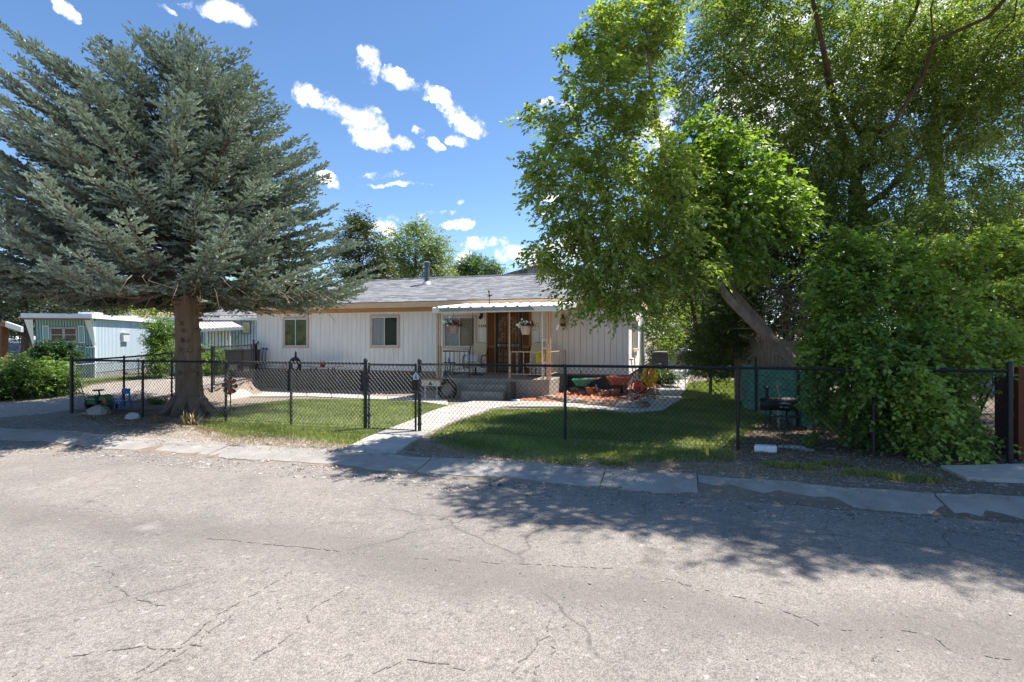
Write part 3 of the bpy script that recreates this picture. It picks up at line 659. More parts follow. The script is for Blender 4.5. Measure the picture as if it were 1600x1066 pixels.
def house():
    r = empty('mobile_home', (-9, HY0, 0), 'long white mobile home with grey shingle roof and tan trim behind the black fence', 'house')
    core = MB().box(HX0+.05, HX1-.05, HY0+.02, HY1-.02, -.4, 2.9).build('wall_core', groove, r)
    W1 = (at(443.4,0,HY0).x, at(483,0,HY0).x, at(463,543.7,HY0).z, at(463,495.6,HY0).z)
    W2 = (at(579,0,HY0).x, at(624.6,0,HY0).x, at(602,543.7,HY0).z, at(602,492.4,HY0).z)
    W3 = (at(692,0,HY0).x, at(745.5,0,HY0).x, at(718,545,HY0).z, at(718,493,HY0).z)
    mb = MB(); DX0, DX1 = at(760.5,0,HY0).x, at(831,0,HY0).x
    holes = [(w[0]-HX0+.03, w[1]-HX0-.03, w[2]+.03, w[3]-.03) for w in (W1, W2, W3)]+[(DX0-HX0+.02, DX1-HX0-.02, .5, 2.68)]
    planks(mb, (HX0, HY0), (HX1, HY0), FZ0, FZ1, (0,-1), .2, .009, .02, holes); mb.build('front_wall', white_sid, r)
    mb = MB(); mb.box(HX0-.03, HX0, HY0-.03, HY1, FZ0, 2.9); planks(mb, (HX1, HY0), (HX1, HY0+6.2), FZ0, 2.9, (1,0), .2, .012, .025); mb.build('side_wall', white_sid, r)
    mb = MB(); planks(mb, (HX1-.0, HY0+6.2), (HX1, HY1), FZ0, 2.9, (1,0), .3, .012, .035); mb.build('side_wall_panel', mat('bluegrey_siding', (.42,.48,.50), .7, .08), r, )
    MB().box(HX1-.07, HX1+.03, HY0-.035, HY0+.05, FZ0, FZ1).build('corner_trim', white, r); MB().box(HX0-.03, HX0+.07, HY0-.035, HY0+.05, FZ0, FZ1).build('corner_trim', white, r)
    # skirting, with one shallow joint per panel
    mb = MB(); x = HX0
    while x < HX1: mb.box(x+.006, min(x+1.2, HX1)-.006, HY0-.001, HY0+.0185, -.5, FZ0-.04); x += 1.2
    mb.box(HX1-.05, HX1-.03, HY0+.08, HY1, -.3, FZ0-.04); mb.build('skirting', skirt_m, r)
    MB().box(HX0, HX1, HY0-.03, HY0+.05, FZ0-.05, FZ0-.002).build('sill_board', mat('sill_board', (.26,.2,.15), .85, .2), r)
    MB().box(HX0-.02, HX1+.02, HY0-.045, HY0+.04, FZ1, 2.95).build('frieze', tan2, r)
    # gable roof with overhang, small hipped left end
    Y0, Y1 = HY0-.42, HY1+.42; YM = (Y0+Y1)/2; ze = EAVE; zr = EAVE+SL*(YM-Y0); X0, X1 = HX0-.45, HX1+.35; hx = 2.4
    rf = MB(); t = .05
    P = {'a':(X0,Y0,ze),'b':(X1,Y0,ze),'c':(X1,Y1,ze),'d':(X0,Y1,ze),'e':(X0+hx,YM,zr),'f':(X1,YM,zr)}
    rf.prism([P['a'],P['b'],P['f'],P['e']], (0,0,t)); rf.prism([P['d'],P['e'],P['f'],P['c']], (0,0,t)); rf.prism([P['a'],P['e'],P['d']], (0,0,t))
    rf.tube([Vector(P['e'])+Vector((0,0,.05)), Vector(P['f'])+Vector((0,0,.05))], .05, 6)
    roof = rf.build('roof', shingles, r)
    # rear wing's gable rising behind the ridge
    q = MB(); xc = at(842,0,27.5).x; zt = at(842,418,27.5).z; xl = at(780,0,27.5).x; xr = xc+(xc-xl)
    zl = at(780,436,27.5).z
    q.prism([(xl,26.9,zl),(xc,26.9,zt),(xc,33,zt),(xl,33,zl)], (0,0,.06)); q.prism([(xc,26.9,zt),(xr,26.9,zl),(xr,33,zl),(xc,33,zt)], (0,0,.06))
    q.prism([(xl,27.1,zl),(xr,27.1,zl),(xc,27.1,zt)], (0,.1,0)); q.build('rear_gable_roof', shingles, r)
    fb = MB().box(X0, X1, Y0-.025, Y0, EAVE-.165, EAVE+.02).box(X0-.025, X0, Y0-.025, Y1, EAVE-.165, EAVE+.02).box(X1, X1+.025, Y0-.025, Y1, EAVE-.165, EAVE+.02).build('fascia', tan, r)
    MB().box(X0+.01, X1-.01, Y0+.01, HY0-.02, EAVE-.02, EAVE-.005).build('soffit', tan2, r)
    # flue
    c = at(667, 455, 20.9); zr0 = EAVE+SL*(20.9-Y0)+.03
    f = MB(); f.tube([(c.x,20.9,zr0-.1),(c.x,20.9,zr0+.82)], .105, 14).tube([(c.x,20.9,zr0+.8),(c.x,20.9,zr0+.92)], .135, 14); ch = f.build('chimney_flue', mat('flue_green', (.12,.14,.13), .5, .2, 9, metal=.5), roof, smooth=False)
    MB().lathe((c.x,20.9,zr0+.92), [(.15,0),(.15,.02),(.06,.05)], 14).build('rain_cap', galv, roof); MB().lathe((c.x,20.9,zr0-.06), [(.24,0),(.2,.08),(.125,.16),(.115,.2)], 14).build('flashing', mat('flashing', (.6,.61,.62), .4, .1, metal=.6), roof)
    dr = MATS['dark_room']
    green_r = mat('painted_green_reflection', (.22,.24,.10), .9, .4, 4, rgb2=(.06,.08,.04))  # left window: greenish tree reflection painted onto the panel behind the glass
    for i, w in enumerate((W1, W2, W3)):
        a0, a1 = w[0]+.07, w[1]-.07; xm = (a0+a1)/2
        hv = [((a0, a1, green_r),), ((a0, xm, curtain), (xm, a1, dr)), ((a0, xm, curtain), (xm, a1, blind))][i]
        window(r, *w, HY0, halves=hv)
    # side window
    yw0, yw1 = HY0+1.3, HY0+3.6; f = MB(); x = HX1+.026
    f.box(x-.01, x+.04, yw0, yw1, 2.36, 2.44).box(x-.01, x+.075, yw0-.05, yw1+.05, 1.22, 1.32).box(x-.01, x+.04, yw0, yw0+.09, 1.32, 2.36).box(x-.01, x+.04, yw1-.09, yw1, 1.32, 2.36)
    sw = f.build('window', pinkw, r); MB().box(x-.005, x+.012, yw0+.09, yw1-.09, 1.32, 2.36).build('pane', mat('bright_glass', (.3,.36,.36), .15, .2), sw)
    # entrance: dark side panels, orange door, black ornamental security door
    p = MB(); xa, xb = at(760.5,0,HY0).x, at(777,0,HY0).x; xc2, xd = at(815.5,0,HY0).x, at(831,0,HY0).x; zt = 2.70
    for (u, v) in ((xa, xb), (xc2, xd)):
        p.box(u, v, HY0-.035, HY0, .5, zt)
    sp = p.build('entry_panel', darkwood, r)
    q = MB()
    for (u, v) in ((xa+.0, xb), (xc2, xd)):
        q.box(u, u+.05, HY0-.05, HY0-.036, .5, zt).box(v-.09, v, HY0-.055, HY0-.036, .5, zt)
        q.box(u+.05, v-.09, HY0-.048, HY0-.036, 1.36, 1.44)
    q.build('entry_stiles', orangewood, r)
    d0, d1 = xb+.005, xc2-.005
    door = MB(); n = 6
    for i in range(n): door.box(d0+(d1-d0)*i/n+.006, d0+(d1-d0)*(i+1)/n-.006, HY0-.03, HY0, .5, 2.66)
    dd = door.build('door', orangewood, r)
    s = MB(); y = HY0-.1; f_ = .05
    s.box(d0, d0+f_, y-.02, y+.02, .52, 2.62).box(d1-f_, d1, y-.02, y+.02, .52, 2.62).box(d0+f_, d1-f_, y-.02, y+.02, 2.57, 2.62).box(d0+f_, d1-f_, y-.02, y+.02, .52, .58)
    s.box(d0+f_, d1-f_, y-.016, y+.016, 1.50, 1.53).box(d0+f_, d1-f_, y-.016, y+.016, 1.36, 1.39)
    k = 7
    for i in range(1, k+1):
        xx = d0+f_+(d1-d0-2*f_)*i/(k+1); s.box(xx-.011, xx+.011, y-.011, y+.011, .58, 2.57)
    s.box(d0-.02, d0, y-.03, HY0, .5, 2.66).box(d1, d1+.02, y-.03, HY0, .5, 2.66).box(d0-.02, d1+.02, y-.03, HY0, 2.622, 2.68)
    sd = s.build('security_door', black, r)
    cx = (d0+d1)/2; wd = (d1-d0); sm = mat('scrollwork', (.5,.42,.36), .4, .2, metal=.3)
    for i in range(5): MB().ring((d0+.12+i*(wd-.24)/4, y-.014, 1.445), .045, .010, 'y', 12, 4).build('scroll', sm, sd)
    for a in np.linspace(.15, pi-.15, 7): MB().ring((cx+.30*cos(a), y-.014, 2.1+.32*sin(a)), .05, .009, 'y', 12, 4).build('scroll', sm, sd)
    for (dx, dz, rr) in ((.12,.05,.07),(-.1,.12,.06),(.22,-.12,.06),(-.2,-.3,.06),(.3,-.25,.05),(-.3,-.45,.05),(.1,-.2,.05),(-.28,-.1,.045)): MB().ring((cx+dx, y-.016, 2.1+dz), rr, .010, 'y', 12, 4, a1=5.2).build('scroll', sm, sd)
    for zz in (.75,.95,1.15): 
        for xx in (-.3,-.1,.1,.3): MB().ring((cx+xx, y-.014, zz), .035, .008, 'y', 10, 4).build('scroll', sm, sd)
    MB().box(d0+.06, d0+.10, y-.05, y-.02, 1.42, 1.50).build('handle', galv, sd)
    # small illegible number marks, porch light
    xn = at(754,0,HY0).x; zn = at(754,509.5,HY0).z; nb = MB()
    for i in range(4): nb.box(xn-.13+i*.075, xn-.13+i*.075+.045, HY0-.03, HY0-.02, zn-.045, zn+.04)
    nb.build('number_marks', mat('number_marks', (.24,.2,.16), .7), r)
    xl_ = at(753,0,HY0).x; zl_ = at(753,494,HY0).z; L_ = MB(); L_.box(xl_-.05, xl_+.05, HY0-.04, HY0-.02, zl_-.05, zl_+.1).tube([(xl_,HY0-.04,zl_+.05),(xl_,HY0-.12,zl_+.08),(xl_,HY0-.16,zl_)], .014, 6).ball((xl_,HY0-.16,zl_-.06), .065, 10); L_.build('porch_light', black, r)
    cx3 = at(881,0,HY0-.03); xb2 = at(402.5,530,HY0).x
    MB().box(HX0+.01, HX0+.07, HY0-.05, HY0-.036, 1.5, 1.6).build('junction_box', mat('brown_box', (.15,.06,.04), .7), r)
    # garden tap under the siding
    tp = at(907.5,580,HY0-.05); MB().tube([(tp.x,HY0,tp.z),(tp.x,HY0-.12,tp.z+.02),(tp.x+.03,HY0-.15,tp.z-.1)], .015, 6).build('garden_tap', black, r)
    return r, roof
H, HROOF = house()

# porch
def porch():
    x0, x1 = -7.19, -3.62; y0, y1 = 15.3, HY0-.02; top = .475
    r = empty('concrete_porch', ((x0+x1)/2, y0, 0), 'raised concrete porch with two front steps under the white awning', 'porch')
    s = MB().box(x0, x1, y0, y1, -.3, top); s.build('slab', concrete_old, r, bevel=.02)
    sx0, sx1 = at(728,0,14.8).x, at(789,0,14.8).x; st = MB()
    MB().box(sx0, sx1, 14.92, y0-.002, -.3, .33).build('step', concrete_old, r, bevel=.02)
    MB().box(sx0-.03, sx1+.03, 14.5, 14.918, -.3, .16).build('step', concrete_old, r, bevel=.02)
    MB().box(sx1+.035, sx1+.18, 14.75, y0-.003, -.3, .40).build('step_cheek', mat('dark_block', (.13,.12,.11), .9, .2), r, bevel=.02)
    # awning
    a = empty('porch_awning', ((x0+x1)/2, y0, 0), 'white corrugated metal awning over the concrete porch with grey front gutter', 'awning')
    ax0, ax1 = at(676,0,15.0).x, at(874,0,15.0).x; zf, zb = 2.60, 2.86; yb = HY0-.46
    n = 76; m = 2; vs = []; fs = []
    for i in range(n+1):
        xx = ax0+(ax1-ax0)*i/n; c = (i % 7); hh = .045 if c in (3,) else (.0)
        for (yy, zz) in ((15.0, zf), (yb, zb)): vs.append((xx, yy, zz+hh)); vs.append((xx, yy, zz+hh-.012))
    for i in range(n): q = i*4; fs += [(q, q+4, q+6, q+2), (q+1, q+3, q+7, q+5), (q, q+1, q+5, q+4)]
    mb = MB(); mb.add(vs, fs); mb.build('awning_roof', white, a)
    MB().box(ax0+.25, ax1-.75, 14.93, 14.985, zf-.12, zf-.02).build('gutter', mat('gutter_grey', (.30,.31,.31), .5, .1), a)
    mb = MB().box(ax0, ax1, 14.99, 15.03, zf-.16, zf-.012); mb.prism([(ax1,15.0,zf-.15),(ax1,15.0,zf+.01),(ax1,yb,zb),(ax1,yb,zb-.16)], (.02,0,0)); mb.prism([(ax0,15.0,zf-.15),(ax0,15.0,zf+.01),(ax0,yb,zb),(ax0,yb,zb-.16)], (-.02,0,0))
    mb.box(ax1-.72, ax1, 14.95, 14.988, zf-.14, zf-.0); mb.build('valance', white, a)
    posts = [(683.5,beige_iron,.03,15.25),(687.5,beige_iron,.022,15.25),(691,white,.016,15.25),(796,beige_iron,.018,15.36),(847.5,white,.016,15.36),(855.5,mat('orange_post', (.62,.40,.24), .6, .1),.03,15.36),(859.5,mat('orange_post', (.62,.40,.24), .6),.024,15.36)]
    for (px, m_, rr, yy) in posts:
        xx = at(px,0,yy).x; MB().box(xx-rr, xx+rr, yy-rr, yy+rr, top, zf-.15).build('post', m_, a)
    b = MB(); xa, xb = at(847.5,0,15.36).x, at(857,0,15.36).x
    for zz in (1.38, 1.62, .95): MB().box(xa+.016, xb-.03, 15.35, 15.37, zz, zz+.025).build('post_brace', white, a)
    xx = at(739,0,16.6).x; MB().tube([(xx,16.6,top),(xx,16.6,2.58)], .012, 6).build('post', black, a)
    # railings
    def rail(name, label, pts, zt_, zb_, n, m_, yz=True):
        rr = empty(name, (pts[0][0], pts[0][1], top), label, 'railing')
        (xa, ya), (xb, yb_) = pts; d = Vector((xb-xa, yb_-ya, 0)); mb = MB()
        MB().tube([(xa,ya,zt_),(xb,yb_,zt_)], .018, 4).build('top_rail', m_, rr); MB().tube([(xa,ya,zb_),(xb,yb_,zb_)], .014, 4).build('bottom_rail', m_, rr)
        for i in range(n+1):
            p = Vector((xa,ya,0))+d*i/n; e = i in (0, n)
            MB().tube([(p.x,p.y,top if e else zb_),(p.x,p.y,zt_)], .018 if e else .009, 4).build('post' if e else 'baluster', m_, rr)
    xm = at(796,0,15.36).x; xr = at(849,0,15.36).x
    rail('porch_railing', 'beige iron railing across the front of the porch beside the steps', [(xm+.02,15.4),(xr,15.4)], 1.28, .62, 5, beige_iron)
    rail('porch_railing', 'beige iron railing down the right end of the porch by the orange post', [(-3.7,15.45),(-3.7,HY0-.1)], 1.28, .62, 8, beige_iron)
    rail('porch_railing', 'beige iron railing down the left end of the porch', [(-7.1,15.5),(-7.1,HY0-.1)], 1.30, .66, 8, beige_iron)
    rail('porch_railing', 'black iron railing across the left front of the porch', [(-7.1,15.42),(at(733,0,15.42).x,15.42)], 1.28, .62, 6, black)
    x = at(686.5,0,15.3).x; bb = MB()
    for dx in (-.06, 0, .07): bb.box(x+dx-.015, x+dx+.015, 15.29, 15.32, top, 1.45)
    tag(bb.build('iron_stake_bundle', black), 'black iron bars standing at the left front post of the porch', 'iron bars')
porch()

def patio_chair(px, Y, m_arm, label, face):
    x = at(px,0,Y).x; z = .475; r = empty('patio_chair', (x,Y,z), label, 'chair', 'patio chairs on the porch')
    b = MB().lathe((x,Y,z), [(.27,0),(.27,.025),(.05,.05),(.03,.1),(.03,.26)], 16); b.build('swivel_base', black, r)
    w = .28
    s = MB(); s.box(x-w, x+w, Y-.30, Y+.22, z+.28, z+.42); s.build('seat_cushion', cushion, r, bevel=.03)
    c = MB(); c.prism([(x-w,Y+.18,z+.42),(x+w,Y+.18,z+.42),(x+w-.02,Y+.36,z+1.0),(x+.12,Y+.38,z+1.07),(x-.12,Y+.38,z+1.07),(x-w+.02,Y+.36,z+1.0)], (0,.09,.02)); c.build('back_cushion', mat('beige_back', (.56,.49,.36), .95, .1), r, bevel=.02)
    for sgn in (-1, 1):
        a = MB(); xx = x+sgn*(w+.04); a.tube([(xx,Y-.28,z+.27),(xx,Y-.33,z+.42),(xx,Y-.30,z+.60),(xx,Y-.2,z+.65),(xx,Y+.25,z+.66),(xx,Y+.38,z+.95)], .018, 6).tube([(xx,Y-.28,z+.27),(xx,Y+.25,z+.25),(xx,Y+.33,z+.66)], .016, 6); a.build('arm', m_arm, r, smooth=True)
    return r
patio_chair(743, 16.9, black, 'black framed patio chair with beige cushions left of the front door', 0)
patio_chair(838, 16.9, black, 'beige cushioned patio chair holding a yellow pillow right of the front door', 0)
def pillow(px, Y, z, w, h, m, label, tilt=.35):
    x = at(px,0,Y).x; mb = MB(); n = 10; vs = []; 
    for j in range(n+1):
        for i in range(n+1):
            u, v = i/n*2-1, j/n*2-1; th = .07*(1-u**4)*(1-v**4)
            vs.append((x+u*w/2*(1-.06*v*v), Y+tilt*(v+1)*h/2-th, z+(v+1)*h/2))
    k = len(vs)
    for j in range(n+1):
        for i in range(n+1):
            u, v = i/n*2-1, j/n*2-1; th = .07*(1-u**4)*(1-v**4); vs.append((x+u*w/2*(1-.06*v*v), Y+tilt*(v+1)*h/2+th+.001, z+(v+1)*h/2))
    fs = [(j*(n+1)+i, j*(n+1)+i+1, (j+1)*(n+1)+i+1, (j+1)*(n+1)+i) for j in range(n) for i in range(n)]
    mb.add(vs, fs+[tuple(q+k for q in f)[::-1] for f in fs]); tag(mb.build('pillow', m, smooth=True), label, 'pillow')
pillow(736, 16.75, .9, .46, .26, mat('lilac_pillow', (.50,.48,.60), .95, .3, 12, rgb2=(.75,.74,.8)), 'pale lilac patterned pillow on the left patio chair')
pillow(845, 16.65, .9, .40, .38, mat('yellow_pillow', (.62,.46,.03), .95, .1), 'bright yellow pillow on the right patio chair')
def side_table():
    x = at(701.5,0,15.75).x; Y = 15.75; z = .475
    r = empty('patio_table', (x,Y,z), 'small round black metal table at the left end of the porch', 'table')
    MB().lathe((x,Y,z+.42), [(.2,0),(.21,.01),(.21,.03),(.2,.035)], 18).build('table_top', black, r)
    for a in (pi/4, 3*pi/4, 5*pi/4, 7*pi/4):
        MB().tube([(x+.15*cos(a),Y+.15*sin(a),z+.42),(x+.11*cos(a),Y+.11*sin(a),z+.2),(x+.2*cos(a),Y+.2*sin(a),z)], .012, 5).build('leg', black, r)
    MB().lathe((x,Y,z+.15), [(.12,0),(.13,.01),(.12,.02)], 14).build('lower_shelf', black, r)
    tag(MB().lathe((x,Y,z+.456), [(.035,0),(.04,.1),(.03,.11),(.03,.14)], 10).build('cup', mat('blue_cup', (.25,.33,.5), .3)), 'small blue grey cup on the round black porch table', 'cup')
side_table()
def hanging_basket(px, py0, py1, Y, potm, label, cols, w):
    c0 = at(px, py1, Y); x = c0.x; zb = c0.z; zt = at(px, py0, Y).z; rr = w/2
    r = empty('hanging_basket', (x,Y,zb), label, 'flower basket', 'flower baskets hung under the awning')
    MB().lathe((x,Y,zb), [(rr*.62,0),(rr*.8,(zt-zb)*.5),(rr*.95,(zt-zb)*.93),(rr*1.02,(zt-zb)*.94),(rr*1.02,zt-zb),(rr*.9,zt-zb)], 18).build('pot', potm, r)
    h = MB(); 
    for a in (.4, 2.5, 4.6): h.tube([(x+rr*cos(a),Y+rr*sin(a),zt),(x,Y,2.40),], .004, 4)
    h.tube([(x,Y,2.38),(x,Y,2.47)], .006, 4); h.build('hanger', black, r)
    C = np.array([[x, Y, zt+.04]]); n = 420
    P = C+RNG.normal(size=(n,3))*np.array([rr*.75, rr*.75, .05]); P[:,2] -= .35*np.maximum(0, np.abs(P[:,0]-x)-rr*.9)
    leaves('foliage', P, RNG.normal(size=(n,3)), RNG.normal(size=(n,3)), .05, .03, leafmat('basket_leaf', (.03,.07,.02), (.08,.15,.05), .2), r)
    for cname, cc, off, nn in cols:
        n = nn; P = np.array([[x+off[0], Y-rr*.5, zt+off[1]]])+RNG.normal(size=(n,3))*np.array([off[2], .05, .045])
        Q = np.repeat(P, 5, 0); a = np.tile(np.arange(5)*2*pi/5, n); D = np.stack([np.cos(a), -.3*np.ones_like(a), np.sin(a)], 1); Nn = np.tile([0,-1.,0.1], (len(Q),1))
        leaves('blossoms', Q, D, Nn, .042, .045, leafmat(cname, cc, tuple(min(1, q*1.15) for q in cc), .25), r)
    return r
hanging_basket(708.5, 508.5, 521, 15.1, mat('grey_pot', (.34,.28,.24), .8, .1), 'hanging flower basket with white, red and magenta blooms, left of the door',
   [('white_petal', (.85,.85,.85), (-.12,.06,.08), 9), ('red_petal', (.22,.01,.03), (.02,.05,.12), 9), ('magenta_petal', (.55,.02,.2), (-.02,-.12,.07), 6), ('magenta_petal', (.55,.02,.2), (.2,.03,.05), 5), ('white_petal', (.85,.85,.85), (.0,.12,.14), 4)], .36)
hanging_basket(821.5, 509.5, 523, 15.1, mat('pale_pot', (.52,.42,.36), .8, .1), 'hanging flower basket with white blooms in a pale pot, right of the door',
   [('white_petal', (.85,.85,.85), (-.16,.05,.06), 13), ('white_petal', (.85,.85,.85), (.08,.09,.06), 6), ('red_petal', (.22,.01,.03), (.2,.05,.04), 4)], .36)
def small_fixtures():
    # weathervane on the awning
    p = at(764.5, 478, 15.2); zb = 2.6; mb = MB(); x = p.x
    r = empty('weathervane', (x,15.2,zb), 'thin dark weathervane standing on the porch awning', 'weathervane')
    MB().tube([(x,15.2,zb),(x,15.2,zb+.42)], .012, 6).build('rod', mat('vane_iron', (.10,.06,.06), .6), r)
    a = MB().tube([(x-.1,15.2,zb+.21),(x+.1,15.2,zb+.21)], .007, 4).tube([(x,15.1,zb+.21),(x,15.3,zb+.21)], .007, 4); a.build('direction_arms', MATS['vane_iron'], r)
    b = MB(); b.prism([(x-.10,15.197,zb+.33),(x+.02,15.197,zb+.37),(x+.1,15.197,zb+.35),(x+.02,15.197,zb+.31)], (0,.006,0)); b.prism([(x-.02,15.197,zb+.40),(x+.03,15.197,zb+.46),(x-.05,15.197,zb+.52)], (0,.006,0)); b.build('vane', MATS['vane_iron'], r)
    # wall lantern
    c = at(879.5, 502, HY0-.1); x, z = c.x, c.z
    r = empty('wall_lantern', (x,HY0-.1,z-.18), 'rust brown barn lantern hung on the white wall right of the porch', 'lantern')
    rust = mat('lantern_rust', (.17,.06,.025), .7, .3, 20)
    MB().lathe((x,HY0-.1,z-.18), [(.075,0),(.085,.02),(.08,.09),(.05,.11)], 14).build('tank', rust, r)
    MB().lathe((x,HY0-.1,z-.07), [(.045,0),(.06,.05),(.055,.12),(.04,.16)], 14).build('globe', mat('lantern_globe', (.5,.38,.22), .2), r)
    MB().lathe((x,HY0-.1,z+.09), [(.055,0),(.06,.02),(.035,.06),(.03,.09),(.045,.1),(.02,.13)], 14).build('cap', rust, r)
    MB().tube([(x-.085,HY0-.1,z-.13),(x-.1,HY0-.1,z),(x-.06,HY0-.1,z+.12)], .01, 5).tube([(x+.085,HY0-.1,z-.13),(x+.1,HY0-.1,z),(x+.06,HY0-.1,z+.12)], .01, 5).ring((x,HY0-.1,z+.2), .05, .006, 'y', 14, 4).build('frame', rust, r)
    # white wind chime of paper cut shapes
    xx = at(868.5,0,15.6).x; r = empty('wind_chime', (xx,15.6,1.9), 'white shell wind chime hanging from the right corner of the awning', 'wind chime')
    MB().tube([(xx,15.6,2.45),(xx,15.6,1.85)], .004, 4).build('string', white, r)
    mb = MB(); rr = random.Random(3)
    for i in range(26): z_ = 2.42-.021*i; mb.ball((xx+rr.uniform(-.05,.05), 15.6+rr.uniform(-.04,.04), z_), rr.uniform(.018,.034), 6, .6)
    mb.build('shells', mat('shell_white', (.82,.82,.8), .5), r)
small_fixtures()

# ------------------------------------------------------------------ black chain-link fence
def chain(mb, a, b, z0, z1, pitch=.076, r=.0030):
    """diagonal wires both ways between two points; z0/z1: functions of x,y for foot and top"""
    a = Vector(a); b = Vector(b); L_ = (b-a).length; d = (b-a)/L_; nn = Vector((-d.y, d.x)); Hh = z1(a.x, a.y)-z0(a.x, a.y); sl = .92
    for sgn in (1, -1):
        s = -Hh*sl
        while s < L_+Hh*sl:
            s0, s1 = s, s+sgn*Hh*sl; h0, h1 = 0., Hh
            def clip(sa, ha, sb, hb):
                for lim, up in ((0, False), (L_, True)):
                    ins = [(v <= lim) if up else (v >= lim) for v in (sa, sb)]
                    if not any(ins): return None
                    if not ins[0]: t = (lim-sa)/(sb-sa); sa, ha = lim, ha+(hb-ha)*t
                    if not ins[1]: t = (lim-sa)/(sb-sa); sb, hb = lim, ha+(hb-ha)*t
                return sa, ha, sb, hb
            c = clip(s0, h0, s1, h1)
            if c and abs(c[3]-c[1]) > .02:
                pts = []
                for (q, h) in ((c[0], c[1]), (c[2], c[3])):
                    p = a+d*q+nn*(.003*sgn); zf = z0(p.x, p.y); zt_ = z1(p.x, p.y); pts.append((p.x, p.y, zf+(zt_-zf)*h/Hh))
                mb.tube(pts, r, 3, cap=False)
            s += pitch
def post(parent, x, y, z0, z1, r, m, cap=True, bands=0, name='post'):
    p = MB().tube([(x,y,z0-.1),(x,y,z1)], r, 10).lathe((x,y,z1), [(r*1.12,-.02),(r*1.15,.01),(r*.8,.035),(r*.2,.05)], 10)
    for i in range(bands): zz = z0+.15+(z1-z0-.3)*i/max(1, bands-1); p.tube([(x,y,zz-.012),(x,y,zz+.012)], r*1.25, 10)
    return p.build(name, m, parent)
FY = 8.65
def fz(x): return gz(x, FY)
def top_z(x, y=FY): return 1.195-.022*np.interp(x, [-13, 3], [1, -.6])
def fence():
    r = empty('chain_link_fence', (at(883,0,FY).x, FY, 0), 'black vinyl chain link fence along the front of the yard', 'fence')
    px = [112, 223, 353, 455, 571]; X1 = [at(p,0,FY).x for p in px]; X2 = [at(p,0,FY).x for p in (655.5, 883, 1153, 1365, 1578)]
    for X in (X1, X2):
        for i, x in enumerate(X):
            term = i in (0, len(X)-1); big = x in (X1[0], X1[-1], X2[0], X2[-1])
            zt = top_z(x)+(.05 if big else -.02)
            if x == X2[-1]: zt = 1.29
            post(r, x, FY, fz(x), zt, .034 if big else .024, blackp, bands=5 if big else 0)
        MB().tube([(x, FY, top_z(x)) for x in np.linspace(X[0], X[-1], 12)], .0205, 8).build('top_rail', blackp, r)
        for i in range(len(X)-1):
            mb = MB(); chain(mb, (X[i], FY-.022), (X[i+1], FY-.022), lambda x, y: gz(x, FY)+.035, lambda x, y: top_z(x)+.03)
            mb.tube([(x, FY-.022, gz(x, FY)+.05) for x in np.linspace(X[i], X[i+1], 5)], .0025, 4)
            mb.build('chain_mesh', blackp, r)
    g_ = empty('fence_gate', (X1[-1]+.06, FY, 0), 'black chain link walk gate between two taller posts', 'gate')
    ga, gb = X1[-1]+.075, X2[0]-.075; z0, z1 = gz(-3.5,FY)+.0, top_z(-3.3)-.02
    f = MB().tube([(ga,FY,z0),(ga,FY,z1+.03)], .02, 8).tube([(gb,FY,z0),(gb,FY,z1+.03)], .02, 8).tube([(ga,FY,z1),(gb,FY,z1)], .019, 8).tube([(ga,FY,z0+.02),(gb,FY,z0+.02)], .019, 8); f.build('gate_frame', blackp, g_)
    mb = MB(); chain(mb, (ga, FY-.02), (gb, FY-.02), lambda x, y: z0+.02, lambda x, y: z1+.0); mb.build('chain_mesh', blackp, g_)
    for z in (.25, .95): MB().box(ga-.07, ga+.03, FY-.025, FY+.025, z-.02, z+.02).build('hinge', blackp, g_)
    MB().box(gb-.03, gb+.08, FY-.035, FY+.02, .93, .98).build('latch', galv, g_)
    t = at(650, 588, FY-.05); q = MB(); q.prism([(t.x-.055,FY-.055,t.z-.06),(t.x+.055,FY-.055,t.z-.06),(t.x+.07,FY-.055,t.z+.0),(t.x,FY-.055,t.z+.08),(t.x-.06,FY-.055,t.z+.01)], (0,.004,0)); q.build('gate_tag', mat('tag_grey', (.42,.42,.44), .5), g_)
    q = MB(); q.prism([(t.x-.03,FY-.059,t.z-.045),(t.x+.03,FY-.059,t.z-.045),(t.x,FY-.059,t.z+.045)], (0,.003,0)); q.build('gate_tag_mark', mat('tag_dark', (.16,.16,.17), .5), g_)
    # side run along the driveway
    C = [(X1[0], FY), (-13.12, 12.6)]
    s = empty('chain_link_fence', (-13.1, 12.6, 0), 'black vinyl chain link fence running back beside the gravel driveway', 'fence')
    zt2 = lambda x, y: 1.17+.30*ss((y-8.7)/6.5)*1.0
    z02 = lambda x, y: max(gz(x-.35, y), gz(x, y))+.03
    for i in range(1, 4):
        y = FY+(12.6-FY)*i/3; post(s, -13.1, y, z02(-13.1, y), float(zt2(0, y))+(.06 if i == 3 else 0), .032 if i == 3 else .024, blackp, bands=4 if i == 3 else 0)
    MB().tube([(-13.07, y, float(zt2(0, y))) for y in np.linspace(FY, 12.6, 6)], .02, 8).build('top_rail', blackp, s)
    mb = MB(); chain(mb, (-13.07, FY+.04), (-13.1, 12.55), z02, lambda x, y: float(zt2(x, y))+.02); mb.build('chain_mesh', blackp, s)
    gg = empty('driveway_gate', (-13.25, 12.85, 0), 'black chain link drive gate between the driveway fence and the house corner', 'gate')
    A = Vector((-13.28, 12.85)); B = Vector((-14.45, 15.7)); zb = lambda x, y: .27+.0*x; zt3 = lambda x, y: 1.42+.02*(y-12.8)
    post(s, B.x, B.y, .25, 1.62, .034, blackp, bands=3)
